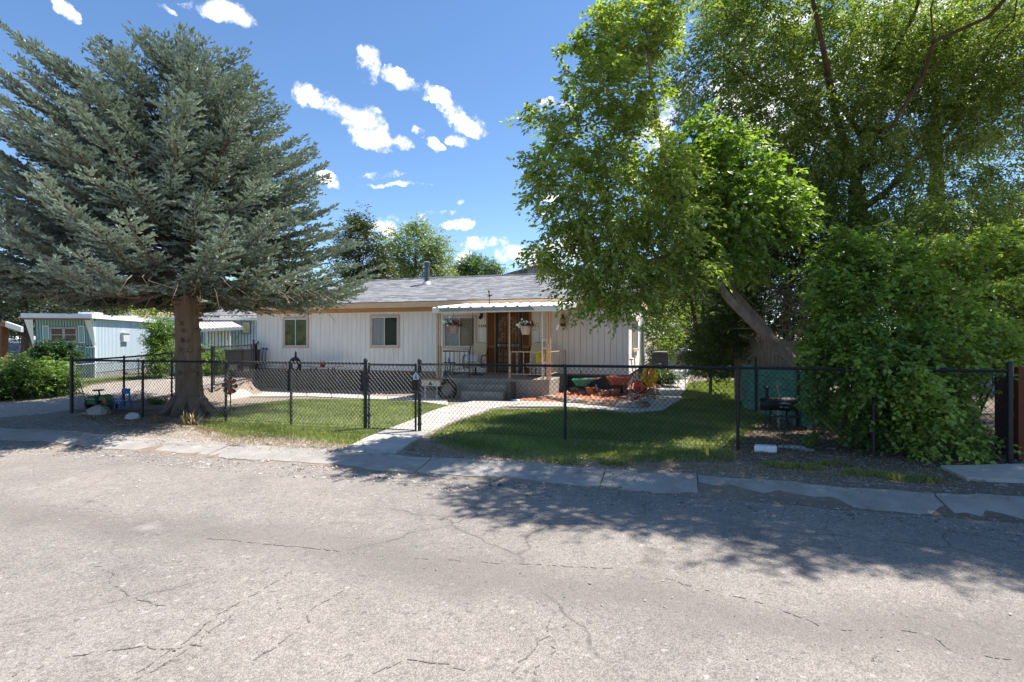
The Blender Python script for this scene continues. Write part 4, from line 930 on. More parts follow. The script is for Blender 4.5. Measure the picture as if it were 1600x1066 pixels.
    f = MB().tube([(A.x,A.y,.27),(A.x,A.y,1.45)], .02, 8).tube([(B.x,B.y-.1,.27),(B.x,B.y-.1,1.48)], .02, 8).tube([(A.x,A.y,1.42),(B.x,B.y-.1,1.47)], .02, 8).tube([(A.x,A.y,.29),(B.x,B.y-.1,.29)], .02, 8)
    f.build('gate_frame', blackp, gg); mb = MB(); chain(mb, A, B, zb, zt3); mb.build('chain_mesh', blackp, gg)
    mb = MB(); chain(mb, B, (HX0, HY0-.05), lambda x, y: .1, zt3); mb.tube([(B.x,B.y,1.5),(HX0,HY0-.05,1.5)], .02, 8); mb.build('chain_mesh', blackp, s)
fence()
def silver_fence():
    pts = [(-25,7.2),(-17.6,9.5),(-18.4,12.4),(-19.0,15),(-19.5,18.5),(-19.9,22)]
    r = empty('chain_link_fence', (-18.4,12.4,0), 'old galvanised chain link fence on the far side of the driveway', 'fence'); zt = lambda x, y: .80+.012*(y-9)
    z0 = lambda x, y: -.14
    for p in pts: post(r, p[0], p[1], -.2, zt(*p)+.03, .022, galv)
    p = (-19.2,16.4); post(r, p[0], p[1], -.2, zt(*p)+.03, .022, galv)
    for i in range(len(pts)-1):
        mb = MB(); chain(mb, pts[i], pts[i+1], z0, lambda x, y: zt(x, y)+.02, .075, .0026); mb.build('chain_mesh', galv, r)
    MB().tube([(p[0], p[1], zt(*p)) for p in pts], .02, 8).build('top_rail', galv, r)
silver_fence()
# ------------------------------------------------------------------ neighbours at the left
teal = mat('teal_siding', (.24,.37,.41), .6, .15, 3, stretch=(14,14,.5), rgb2=(.29,.43,.47))
pale = mat('pale_siding', (.50,.59,.66), .6, .1, 3, stretch=(10,10,.5))
def frame_pts(C, ax, pr):
    """local axes: ax along the trailer (away), pr across; returns fn(along, across, z)"""
    return lambda a, b, z: Vector((C[0]+ax[0]*a+pr[0]*b, C[1]+ax[1]*a+pr[1]*b, z))
def trailer():
    ax = (-.47, .8825); pr = (-.8825, -.47); C = (-25.7, 18.2); Q = frame_pts(C, ax, pr); Wd = 2.4; Lg = 7.6; z0 = -.1; zb = 1.36; zt = 2.62
    r = empty('trailer_home', (C[0], C[1], z0), 'teal trailer home with raked front, white corner trim and flat white roof', 'trailer')
    def ribs(name, m, p, q, lo, hi, step=.1, out=(0,0,0)):
        mb = MB(); p = Vector(p); q = Vector(q); n = max(1, int((q-p).length/step)); o_ = Vector(out)
        for i in range(n):
            a = p.lerp(q, i/n); b = p.lerp(q, (i+.72)/n)
            mb.prism([a+lo, b+lo, b+hi, a+hi], o_)
        return mb.build(name, m, r)
    body = MB(); sec = [(0, z0), (0, zb), (-.10, zt), (-.10, zt+.02), (Lg, zt+.02), (Lg, z0)]
    body.prism([Q(a, .02, z) for a, z in sec], Q(0, Wd-.02, 0)-Q(0, .02, 0)); body.build('body', mat('teal_dark', (.07,.15,.17), .7), r)
    o_ = (-Vector((ax[0], ax[1], 0)))*.02
    ribs('front_wall', teal, Q(0,0,0), Q(0,Wd,0), Vector((0,0,z0)), Vector((0,0,zb)), .11, o_)
    rake = Vector((ax[0]*-.10, ax[1]*-.10, zt)); ribs('front_wall', teal, Q(-.005,0.05,0), Q(-.005,Wd-.05,0), Vector((0,0,zb)), rake, .11, o_)
    MB().obox(Q(-.045, Wd/2, zb-.01), (Q(0,Wd/2,0)-Q(0,0,0)), Vector((ax[0],ax[1],0))*.03, (0,0,.055)).build('belt_trim', white, r)
    # raked white corner trims, wider near the roof
    for b, e in ((-.025, .025), (Wd-.0, Wd+.05)):
        (MB().prism([Q(-.06,0,zb),Q(-.06,.05,zb),Q(-.16,.36,zt-.02),Q(-.16,-.02,zt-.02)], Vector((ax[0],ax[1],0))*-.02) if b < 1 else MB().prism([Q(-.06,Wd,zb),Q(-.06,Wd+.04,zb),Q(-.16,Wd+.34,zt-.02),Q(-.16,Wd,zt-.02)], Vector((ax[0],ax[1],0))*-.02)).prism([Q(.04,b,z0),Q(-.05,b,z0),Q(-.05,b,zb),Q(.04,b,zb)], Q(0,e,0)-Q(0,b,0)).build('corner_trim', white, r)
    # side walls: white section then teal
    sd = -Vector((pr[0], pr[1], 0))*.02
    ribs('side_wall', pale, Q(0,0,0), Q(5.4,0,0), Vector((0,0,z0+.25)), Vector((0,0,zt-.02)), .12, sd)
    mb = MB(); mb.prism([Q(-.0,0,zb),Q(-.3,0,zt-.1),Q(-.0,0,zt-.1)], sd); mb.build('side_wall', pale, r)
    ribs('side_wall', teal, Q(5.7,0,0), Q(Lg,0,0), Vector((0,0,z0+.25)), Vector((0,0,zt-.02)), .12, sd)
    MB().tube([Q(5.55,-.05,z0), Q(5.55,-.05,zt)], .05, 6).build('downpipe', mat('pipe_dark', (.08,.11,.14), .5), r)
    MB().obox(Q(2.5,-.09,1.78), Vector((ax[0],ax[1],0))*.3, Vector((pr[0],pr[1],0))*.07, (0,0,.21)).obox(Q(2.5,-.11,2.0), Vector((ax[0],ax[1],0))*.33, Vector((pr[0],pr[1],0))*.09, (0,0,.02)).build('vent_box', mat('vent_white', (.5,.52,.53), .5), r)
    MB().prism([Q(-.7,-.22,zt+.0),Q(Lg,-.22,zt+.0),Q(Lg,Wd+.15,zt+.0),Q(-.7,Wd+.15,zt+.0)], (0,0,.2)).build('roof', mat('roof_white', (.72,.74,.78), .5, .1, 2), r)
    MB().prism([Q(-.72,-.15,zt-.08),Q(-.72,Wd+.1,zt-.08),Q(-.72,Wd+.1,zt-.01),Q(-.72,-.15,zt-.01)], Vector((ax[0],ax[1],0))*.04).build('roof_edge', mat('red_edge', (.30,.10,.07), .6), r)
    mb = MB()
    for i in range(3): mb.obox(Q(2+i*3.6, Wd*.5, zt+.29), Vector((ax[0],ax[1],0))*.35, Vector((pr[0],pr[1],0))*.35, (0,0,.09))
    mb.build('roof_hatch', white, r)
    # front window in the raked wall with shutters
    def onr(b, h, e=0):       # point on raked wall: b across, h 0..1 up
        return Q(-.10*h-.05-e, b, zb+(zt-zb)*h)
    w = MB(); b0, b1, h0, h1 = .66, 1.76, .17, .66; t = .05
    def bar(mb, ba, bb, ha, hb, e=0, th=.03): mb.prism([onr(ba,ha,e),onr(bb,ha,e),onr(bb,hb,e),onr(ba,hb,e)], Vector((ax[0],ax[1],0))*-th)
    bar(w, b0, b1, h0-.04, h0+.02); bar(w, b0, b1, h1-.03, h1+.03); bar(w, b0, b0+.07, h0, h1); bar(w, b1-.07, b1, h0, h1); bar(w, 1.15, 1.26, h0, h1); bar(w, b0, b1, .40, .43, -.0, .02)
    wn = w.build('window', mat('mauve_frame', (.42,.36,.36), .5), r); p = MB(); bar(p, b0+.05, b1-.05, h0, h1, 0, .01); p.build('pane', mat('brown_pane', (.09,.07,.065), .2), wn)
    for (u, v) in ((.40,.60), (1.82,2.02)):
        s_ = MB(); bar(s_, u, v, h0-.02, h1+.05, 0, .015); sh = s_.build('shutter', teal, r); s_ = MB()
        bar(s_, u-.03, v+.03, h1+.05, h1+.08, 0, .025); bar(s_, u-.03, v+.03, h0-.05, h0-.02, 0, .025); bar(s_, u-.03, u+.0, h0-.02, h1+.05, 0, .025); bar(s_, v-.0, v+.03, h0-.02, h1+.05, 0, .025); s_.build('shutter_trim', white, sh)
    nm = MB(); dk = mat('mark_dark', (.05,.07,.08), .6)
    for (u, v) in ((.62,.645),(.40,.425)):
        nm.obox(Q(-.085, u, zb-.01), Vector((pr[0],pr[1],0))*.012, Vector((ax[0],ax[1],0))*.006, (0,0,.05))
    nm.obox(Q(-.085, .52, zb+.035), Vector((pr[0],pr[1],0))*.12, Vector((ax[0],ax[1],0))*.006, (0,0,.010)); nm.obox(Q(-.085, .52, zb-.055), Vector((pr[0],pr[1],0))*.12, Vector((ax[0],ax[1],0))*.006, (0,0,.010))
    nm.obox(Q(-.085, .28, zb+.01), Vector((pr[0],pr[1],0))*.07, Vector((ax[0],ax[1],0))*.006, (0,0,.03)); nm.obox(Q(-.085, .12, zb+.02), Vector((pr[0],pr[1],0))*.05, Vector((ax[0],ax[1],0))*.006, (0,0,.03))
    nm.build('number_marks', dk, r)
    MB().prism([Q(.1,.02,z0-.1),Q(5.4,.02,z0-.1),Q(5.4,.02,z0+.22),Q(.1,.02,z0+.22)], sd).build('skirting', mat('grey_skirt', (.35,.33,.33), .8), r)
trailer()
def back_trailer():
    d = 28.5; c, s = TC, TS
    def P(px, py, dd=0): return atd(px, py, d+dd)
    R_ = Vector((TC, TS, 0)); F_ = Vector((-TS, TC, 0)); x0 = P(268, 0).xy; a = P(262, 590); b = P(470, 590); L_ = (b-a).length; a.z = -.1; zt = P(300, 497).z
    r = empty('trailer_home', (a+b)/2, 'pale blue trailer home with a scalloped metal door awning behind the driveway', 'trailer')
    r.location.z = -.1
    mb = MB(); mb.obox((a+b)/2+F_*1.6+Vector((0,0,(zt+.1)/2)), R_*(L_/2), F_*1.55, (0,0,(zt+.1)/2)); mb.build('body', mat('pale_dark', (.30,.35,.4), .7), r)
    mb = MB(); n = int(L_/.16)
    for i in range(n): p = a+R_*(L_*i/n+.06); mb.obox((p.x, p.y, zt/2-.02), R_*.062, F_*.02, (0,0,zt/2+.02))
    mb.build('front_wall', mat('pale_blue_siding', (.52,.59,.68), .6, .08), r)
    mb = MB(); q = [(-.3, zt), (3.3, zt)]; mb.obox((a+b)/2+F_*1.5+Vector((0,0,zt+.15)), R_*(L_/2+.2), F_*1.85, (0,0,.07)); mb.build('roof', mat('roof_white', (.7,.72,.74), .5), r)
    # gable-less low roof of grey shingles behind
    g2 = MB(); A = a+F_*2.2; B = b+F_*2.2
    g2.prism([(A.x,A.y,zt+.2),(B.x,B.y,zt+.2),(B.x+F_.x*4,B.y+F_.y*4,zt+.85),(A.x+F_.x*4,A.y+F_.y*4,zt+.85)], (0,0,.05)); g2.build('rear_roof', shingles, r)
    # window
    w = MB(); cc = P(384.5, 512, -.06); w.obox((cc.x,cc.y,cc.z), R_*.22, F_*.03, (0,0,.29)); w.obox((cc.x,cc.y,cc.z+.30), R_*.28, F_*.05, (0,0,.03)); w.obox((cc.x,cc.y,cc.z-.30), R_*.25, F_*.05, (0,0,.03)); wn = w.build('window', mat('blue_trim', (.18,.24,.3), .6), r)
    cc2 = P(384.5, 512, -.11); MB().obox((cc2.x,cc2.y,cc2.z), R_*.19, F_*.01, (0,0,.26)).build('curtain', mat('cream_curtain', (.62,.55,.33), .8, .15, 6), wn)
    # scalloped awning over the door
    mb = MB(); e0 = P(303, 501, -.05); e1 = P(358, 501, -.05); f0 = P(311, 515, -1.3); f1 = P(381, 512, -1.3); n = 44; vs = []; fs = []
    for i in range(n+1):
        t = i/n; u = e0.lerp(e1, t); v = f0.lerp(f1, t); h = .06*abs(sin(t*pi*11)); vs += [tuple(u+Vector((0,0,h))), tuple(v+Vector((0,0,h))), tuple(v+Vector((0,0,h*.2-.12)))]
    for i in range(n): q = i*3; fs += [(q, q+3, q+4, q+1), (q+1, q+4, q+5, q+2)]
    mb.add(vs, fs); aw = mb.build('door_awning', mat('awning_cream', (.74,.66,.60), .5, .1), r)
    MB().tube([P(378,514,-1.2), P(369,530,-.05)], .015, 5).tube([P(316,516,-1.25), P(316,562,-1.25)], .03, 6).build('awning_strut', mat('strut_dark', (.1,.12,.14), .5), aw)
    # screens under the awning
    mb = MB(); w0 = mat('screen_white', (.72,.72,.70), .7)
    for (u, v) in ((324, 338), (339, 359)):
        k = 4 if u > 330 else 3
        for i in range(k+1):
            px = u+(v-u)*i/k; q = P(px, 530, -.9); mb.obox((q.x,q.y,q.z), R_*.035, F_*.02, (0,0,.55))
        q = P((u+v)/2, 514, -.9); hw = (P(v,0,-.9).xy-P(u,0,-.9).xy).length/2; mb.obox((q.x,q.y,q.z), R_*hw, F_*.02, (0,0,.04)); q = P((u+v)/2, 545, -.9); mb.obox((q.x,q.y,q.z), R_*hw, F_*.02, (0,0,.04))
    mb.build('porch_screen', w0, r)
    mb = MB(); q = P(341, 531, -.86); mb.obox((q.x,q.y,q.z), R_*.55, F_*.01, (0,0,.5)); mb.build('screen_cloth', mat('screen_cloth', (.42,.36,.33), .9, .1), r)
back_trailer()
def carport():
    c = atd(5, 533, 17.5); r = empty('carport', (c.x, c.y, -.1), 'wooden carport with dark post and white roof edge at the far left', 'carport')
    wood = mat('carport_wood', (.16,.07,.035), .8, .25, 6)
    MB().box(c.x-.09, c.x+.09, c.y-.09, c.y+.09, -.2, 2.25).build('post', wood, r)
    a = atd(-40, 498, 17.0); b = atd(33, 517, 17.0); t = b-a
    p = MB(); dd = Vector((-3.5, 2.06, 0)); p.prism([a, b, b+Vector((0,0,.06)), a+Vector((0,0,.06))], dd); p.build('roof_deck', mat('roof_boards', (.30,.19,.11), .8, .2), r)
    a2 = a+Vector((0,0,.066)); b2 = b+Vector((.1,0,.04)); MB().prism([a2+dd*.0, b2, b2+Vector((0,0,.05)), a2+Vector((0,0,.05))], dd*1.01).build('roof', mat('carport_roof', (.10,.12,.16), .7), r)
    q0 = a.lerp(b, .72)+Vector((0,-.01,.02)); MB().prism([q0, b+Vector((.12,-.01,-.04)), b+Vector((.12,-.01,.12)), q0+Vector((0,0,.16))], (-.02,-.05,0)).build('fascia', white, r)
    # long low roof & wall in the distance between carport and trailer
    A = atd(-60, 575, 42); r2 = empty('storage_shed', (A.x, A.y, -.1), 'long low white roofed shed far behind the carport', 'shed')
    B = atd(54, 575, 42); zt = atd(0, 530, 42).z; d = (B-A); d.z = 0; nrm_ = Vector((-TS, TC, 0))
    MB().prism([(A.x,A.y,-.2),(B.x,B.y,-.2),(B.x,B.y,zt-.3),(A.x,A.y,zt-.3)], nrm_*3).build('wall', mat('shed_wall', (.18,.2,.2), .8), r2)
    MB().prism([(A.x,A.y,zt-.29),(B.x,B.y,zt-.29),(B.x+nrm_.x*3,B.y+nrm_.y*3,zt+.2),(A.x+nrm_.x*3,A.y+nrm_.y*3,zt+.2)], (0,0,.06)).prism([(A.x,A.y-.05,zt-.31),(B.x,B.y-.05,zt-.31),(B.x,B.y-.05,zt-.02),(A.x,A.y-.05,zt-.02)], (0,-.04,0)).build('roof', mat('roof_white', (.7,.72,.74), .5), r2)
carport()
def parked_car(px, d, col, label):
    c = atd(px, 560, d); z0 = -.1; R_ = Vector((TC, TS, 0)); F_ = Vector((-TS, TC, 0)); r = empty('parked_car', (c.x, c.y, z0), label, 'car')
    def Q(a, b, z): return Vector((c.x, c.y, z0))+R_*a+F_*b+Vector((0,0,z))
    prof = [(-2.2,.35),(-2.25,.65),(-2.1,.85),(-1.2,.95),(-.6,1.4),(.9,1.42),(1.6,1.0),(2.2,.92),(2.25,.4)]
    MB().prism([Q(a, -.85, z) for a, z in prof], F_*1.7).build('body', mat(f'car_paint_{label[:4].strip()}', col, .3, .05, coat=.5), r, bevel=.05)
    MB().prism([Q(a, -.87, z) for a, z in [(-1.0,.96),(-.55,1.34),(.85,1.36),(1.4,1.02)]], F_*1.74).build('window', mat('car_glass', (.02,.025,.03), .1, spec=.6), r)
    for a in (-1.4, 1.35):
        for b in (-.88, .7): MB().tube([Q(a,b,.33), Q(a,b+.2,.33)], .33, 18).build('wheel', mat('tyre', (.015,.015,.015), .8), r)
    MB().obox(Q(2.2,-.6,.72), R_*.06, F_*.16, (0,0,.07)).build('headlight', mat('lamp_glass', (.7,.7,.7), .2), r)
parked_car(44, 33, (.28,.02,.02), 'red parked car seen through the silver fence at the left')
parked_car(-4, 31, (.05,.055,.06), 'dark parked car partly hidden by the carport post')

# ------------------------------------------------------------------ right-hand neighbours
def right_side():
    # weathered board fence and green boards running beside the yard
    A = atd(1150, 533, 14.6); B = atd(1300, 533, 10.9); wood = mat('weathered_boards', (.34,.28,.21), .9, .3, 4, .4, 40, stretch=(6,6,.5), rgb2=(.22,.175,.13))
    r = empty('board_fence', ((A.x+B.x)/2, (A.y+B.y)/2, 0), 'weathered vertical board fence behind the leaning trunk', 'fence')
    d = (B-A); L_ = d.length; d = d/L_; nn = Vector((-d.y, d.x, 0)); mb = MB(); n = int(L_/.15); rr = random.Random(4)
    for i in range(n):
        p = A+d*(L_*i/n); h = 1.72-.05*rr.random()-.12*i/n; mb.obox((p.x, p.y, h/2), d*.065, nn*.01, (0,0,h/2))
    mb.build('boards', wood, r)
    for z in (.45, 1.35): MB().obox(((A.x+B.x)/2-nn.x*.04, (A.y+B.y)/2-nn.y*.04, z), d*(L_/2), nn*.02, (0,0,.045)).build('rail', wood, r)
    green = mat('green_paint', (.045,.15,.11), .85, .3, 3, .3, rgb2=(.11,.27,.20))
    a = atd(1160, 566, 12.9); b = atd(1268, 582, 9.75); q = MB(); u = (b-a); u.z = 0; Lg = u.length; u = u/Lg; n = 5
    r2 = empty('green_board_wall', (a.x, a.y, 0), 'low green painted plank wall below the weathered fence', 'wall')
    for i in range(n):
        hz = .03+.205*i; q.prism([(a.x,a.y,hz),(b.x,b.y,hz),(b.x,b.y,min(hz+.195, 1.05)),(a.x,a.y,hz+.195)], (.03,.03,0))
    q.build('planks', green, r2)
    for t in (.25, .85): p = a.lerp(b, t); MB().box(p.x-.04, p.x+.0, p.y-.08, p.y-.03, 0, 1.25).build('post', mat('dark_stake', (.05,.05,.05), .8), r2)
    # neighbour's grey sided house at far right
    p = atd(1548, 533, 17.5); zt = atd(1590, 402, 17.5).z; r3 = empty('neighbour_house', (p.x+4, p.y, 0), 'grey clapboard neighbour house with white roof edge at the right', 'house')
    mb = MB(); gs = mat('grey_clapboard', (.36,.38,.40), .75, .08); k = int((zt)/.2)
    for i in range(k+1):
        z = i*.2; x0 = p.x
        mb.prism([(x0,p.y-.03,z),(x0,p.y,z+.2),(x0,p.y+8,z+.2),(x0,p.y+8,z)], (9,0,0))
    mb.build('wall', gs, r3)
    MB().prism([(p.x-.25,p.y-.4,zt-.05),(p.x+9.2,p.y-.4,zt-.05),(p.x+9.2,p.y+4,zt+1.0),(p.x-.25,p.y+4,zt+1.0)], (0,0,.12)).build('roof', white, r3)
    # red-brown wooden gate beyond the last post
    x0 = at(1588,0,9.0).x; r4 = empty('wooden_gate', (x0, 9.0, 0), 'red brown wooden plank gate at the right edge beside the tall post', 'gate'); rb = mat('redwood', (.11,.03,.014), .7, .3, 5, stretch=(8,8,.5), rgb2=(.07,.018,.01))
    [MB().box(x0+q, x0+q+.10, 8.95, 9.05, -.0, 1.25).build('gate_post', mat('redwood_post', (.15,.045,.02), .7, .2), r4) for q in (0, 1.3)]
    mb = MB(); 
    for i in range(8): mb.box(x0+.11+i*.148, x0+.11+i*.148+.138, 8.99, 9.02, .04, 1.18)
    mb.build('planks', rb, r4)
    mb = MB(); x1 = at(1524,0,9.3).x
    r5 = empty('wooden_gate', (x1+.3, 9.35, 0), 'dark wooden planks leaning behind the mesh beside the tall post', 'planks')
    MB().box(x1+.25, x1+.9, 9.33, 9.36, 0, 1.1).build('planks', mat('dark_planks', (.06,.03,.02), .8, .3, 4, stretch=(8,8,.6)), r5)
    # far grey wall of boards, centre right, and pinkish house beyond
    p0 = atd(1056, 533, 31); p1 = atd(1092, 533, 31); z1 = atd(1070, 512, 31).z; u = (p1-p0); c = (p0+p1)/2
    tag(MB().obox((c.x,c.y,z1/2-.05), u*1.1, Vector((-TS,TC,0))*.06, (0,0,z1/2)).box(c.x-1.6,c.x+1.6,c.y-.1,c.y+.1,z1-.1,z1+.02).build('board_fence', mat('grey_boards', (.42,.42,.38), .8, .15, 3, stretch=(10,10,.5))), 'pale grey board fence far back beyond the side path', 'fence')
    p0 = atd(1098, 533, 38); z1 = atd(1098, 470, 38).z
    r6 = empty('far_house', (p0.x, p0.y, 0), 'small pinkish house far behind the trees beyond the side path', 'house'); MB().box(p0.x-1.5, p0.x+4, p0.y, p0.y+5, 0, z1-.6).build('wall', mat('pink_stucco', (.48,.33,.27), .8), r6); MB().prism([(p0.x-1.9,p0.y-.4,z1-.6),(p0.x+4.4,p0.y-.4,z1-.6),(p0.x+1.25,p0.y-.4,z1+.6)], (0,5.8,0)).build('roof', mat('grey_roof', (.3,.29,.29), .9), r6)
right_side()

# ------------------------------------------------------------------ yard objects
def wheelbarrow_red():
    Y = 15.9; c = at(968, 600, Y); x = c.x; z0 = .03; k = 1
    r = empty('wheelbarrow', (x,Y,z0), 'rusty red wheelbarrow standing upright on the red mulch, seen end on', 'wheelbarrow')
    red = mat('barrow_red', (.36,.10,.06), .6, .35, 8, rgb2=(.55,.22,.15)); zt = at(968,589,Y).z; zb = at(968,602,Y).z; w = .36
    o_ = [(-w,-.28),(w,-.28),(w*.92,.55),(-w*.92,.55)]; i_ = [(-.2,-.05),(.2,-.05),(.17,.32),(-.17,.32)]
    mb = MB(); vs = [(x+a,Y+b,zt) for a,b in o_]+[(x+a,Y+b,zb) for a,b in i_]+[(x+a*.95,Y+b*.95,zt) for a,b in o_]+[(x+a*.94,Y+b*.94,zb+.02) for a,b in i_]
    fs = [(0,1,5,4),(1,2,6,5),(2,3,7,6),(3,0,4,7),(4,5,6,7),(8,12,13,9),(9,13,14,10),(10,14,15,11),(11,15,12,8),(12,15,14,13),(0,8,9,1),(1,9,10,2),(2,10,11,3),(3,11,8,0)]
    mb.add(vs, fs); tr = mb.build('tray', red, r); MB().tube([(x-w,Y-.28,zt),(x+w,Y-.28,zt),(x+w*.92,Y+.55,zt),(x-w*.92,Y+.55,zt),(x-w,Y-.28,zt)], .014, 6).build('rim', red, tr)
    for s in (-1,1):
        MB().tube([(x+s*.19,Y-.75,zt-.12),(x+s*.2,Y-.1,zb-.02),(x+s*.06,Y+.7,z0+.2)], .02, 6).build('handle', mat('barrow_wood', (.3,.2,.12), .7), r)
        MB().tube([(x+s*.2,Y-.1,zb-.02),(x+s*.27,Y-.15,z0)], .016, 6).build('leg', black, r)
    MB().tube([(x-.045,Y+.7,z0+.19),(x+.045,Y+.7,z0+.19)], .19, 18).build('wheel', black, r)
wheelbarrow_red()
def wheelbarrow_green():
    Y = 16.3; c = at(915, 600, Y); x = c.x; zt = at(915, 592, Y).z; zb = at(915, 603, Y).z; z0 = .05; r = empty('wheelbarrow', (x,Y,z0), 'green wheelbarrow with pale handles parked sideways below the garden tap', 'wheelbarrow')
    gm = mat('barrow_green', (.035,.20,.12), .5, .25, 6, rgb2=(.06,.32,.22)); xl, xr = at(896,0,Y).x, at(930,0,Y).x
    mb = MB(); w = .27; ot = [(xl,-w),(xr,-w),(xr,w),(xl,w)]; ib = [(xl+.12,-.17),(xr-.28,-.17),(xr-.28,.17),(xl+.12,.17)]
    vs = [(a,Y+b,zt-(.02 if i in (0,3) else 0)) for i,(a,b) in enumerate(ot)]+[(a,Y+b,zb) for a,b in ib]+[(a,Y+b*.95,zt-.005) for a,b in ot]+[(a,Y+b*.95,zb+.02) for a,b in ib]
    fs = [(0,1,5,4),(1,2,6,5),(2,3,7,6),(3,0,4,7),(4,5,6,7),(8,12,13,9),(9,13,14,10),(10,14,15,11),(11,15,12,8),(12,15,14,13),(0,8,9,1),(1,9,10,2),(2,10,11,3),(3,11,8,0)]
    mb.add(vs, fs); mb.build('tray', gm, r)
    for s in (-1,1): MB().tube([(xl+.3,Y+s*.15,zt+.0),(xl+.55,Y+s*.2,zt-.0),(at(938,0,Y).x,Y+s*.26,zt+.03)], .016, 6).build('handle', mat('pale_wood', (.55,.45,.32), .7), r); MB().tube([(xr-.3,Y+s*.15,zb),(xr-.12,Y+s*.15,zb-.13),(xr+.08,Y+s*.15,zb-.13)], .012, 5).build('leg', gm, r)
    xw = xl+.1; MB().ring((at(927,0,Y).x,Y,z0+.15), .12, .035, 'y', 20, 8, sx=.6).build('wheel', black, r); MB().tube([(at(930,0,Y).x,Y,z0+.24),(at(934,0,Y).x,Y,z0+.06)], .035, 6).build('fork', mat('fork_white', (.6,.6,.58), .5), r)
wheelbarrow_green()
def clay_pot(px, py, Y, w, label, m=None):
    c = at(px, py, Y); z = gz(c.x, Y)+.03
    tag(MB().lathe((c.x,Y,z), [(w*.32,0),(w*.45,w*.6),(w*.52,w*.62),(w*.52,w*.78),(w*.44,w*.78)], 16).build('plant_pot', m or mat('terracotta', (.42,.15,.07), .8, .2, 9)), label, 'plant pot')
clay_pot(923, 618, 15.9, .3, 'terracotta pot on the mulch below the green wheelbarrow')
def rocks():
    rr = random.Random(9); stone = [mat('rock_tan', (.42,.30,.20), .9, .35, 6, .8, 25, rgb2=(.28,.20,.14)), mat('rock_grey', (.34,.29,.24), .9, .3, 6, .8, 25, rgb2=(.48,.42,.35)), mat('rock_brown', (.20,.13,.09), .9, .35, 6, .8, 25, rgb2=(.35,.25,.18))]
    spots = [(886,629,.5),(899,631,.55),(912,632,.5),(926,634,.5),(940,635,.45),(953,636,.5),(966,637,.6),(980,638,.55),(993,637,.6),(1003,634,.5),(1010,629,.5),(1015,624,.45),(1019,618,.45),(1021,612,.4),(1023,606,.4),(872,627,.45),(858,625,.4),(846,626,.35),(1006,615,.3),(990,621,.5),(978,627,.45)]
    desc = ['tan', 'grey', 'brown']; ords = 'first second third fourth fifth sixth seventh eighth ninth tenth eleventh twelfth thirteenth fourteenth fifteenth sixteenth seventeenth eighteenth nineteenth'.split()
    order = sorted(range(19), key=lambda i: spots[i][0])
    for i, (px, py, w) in enumerate(spots):
        p = gp(px, py); k = i % 3; s = w*.5*rr.uniform(.8, 1.1); mb = MB(); mb.ball((0,0,0), 1, 9, 1, .16)
        q = MB(); q.v = [(p.x+v[0]*s*rr.uniform(.97,1.03), p.y+v[1]*s*.62, p.z+.05+v[2]*s*.42) for v in mb.v]; q.f = mb.f
        tag(q.build('edging_rock', stone[k]), (f'{desc[k]} edging stone of the red mulch bed, {ords[order.index(i)]} from the porch' if i < 19 else ['', 'brown stone lying loose in the mulch left of the hose reel', 'grey stone lying loose in the mulch behind the front edging', 'brown stone lying loose between the front edging and the red wheelbarrow'][min(i-18, 3)]), 'rock', 'edging rocks round the red mulch bed')
    for (px, py, w, m_, lb) in ((155,648,.55,mat('cast_stone', (.36,.33,.30), .9, .3, 9, .6, rgb2=(.25,.23,.21)),'flat rough stone lying in front of the green toy tractor'), (208,656,.33,mat('flat_rock', (.42,.40,.40), .85, .2, 7, .4),'smooth pale grey rock in the dirt beside the fence post'), (897,613,.42,stone[0],'tan boulder on the mulch below the green wheelbarrow'), (910,619,.3,stone[2],'dark brown rock on the mulch beside the terracotta pot')):
        p = gp(px, py); mb = MB(); mb.ball((0,0,0), 1, 10, 1, .1); q = MB(); q.v = [(p.x+v[0]*w*.5, p.y+v[1]*w*.35, p.z+.06+v[2]*w*.27) for v in mb.v]; q.f = mb.f; tag(q.build('rock', m_), lb, 'rock')
    # foam block and rubble
    p0, p1 = gp(1178, 707), gp(1214, 708); z = p0.z; fm = mat('foam_white', (.70,.70,.72), .8, .2, 14, .7, 40)
    tag(MB().prism([(p0.x,p0.y,z),(p1.x,p1.y,z),(p1.x+.02,p1.y+.16,z),(p0.x+.03,p0.y+.16,z)], (0,0,.10)).build('foam_block', fm, bevel=.02), 'broken white block lying in the litter right of the fence post', 'block')
    for (px, py, w) in ((1236,702,.5),(1256,705,.3),(1300,703,.12)):
        p = gp(px, py); mb = MB(); mb.ball((0,0,0), 1, 10, 1, .16); q = MB(); q.v = [(p.x+v[0]*w*.5, p.y+v[1]*w*.22, p.z+.02+v[2]*w*.08) for v in mb.v]; q.f = mb.f
        tag(q.build('rubble', mat('rubble', (.42,.41,.40), .9, .3, 9, .6)), 'flat grey rubble in the leaf litter right of the white block, %s' % {1236:'the widest piece', 1256:'the middle piece', 1300:'the smallest piece'}[px], 'rubble')
    p = gp(1105, 715); tag(MB().prism([(p.x-.018,p.y,p.z),(p.x+.018,p.y,p.z),(p.x+.022,p.y,p.z+.15),(p.x-.02,p.y,p.z+.15)], (0,.012,0)).build('marker_stake', mat('stake_yellow', (.62,.50,.04), .7)), 'small yellow marker stake in the grass fringe by the kerb', 'stake')
rocks()
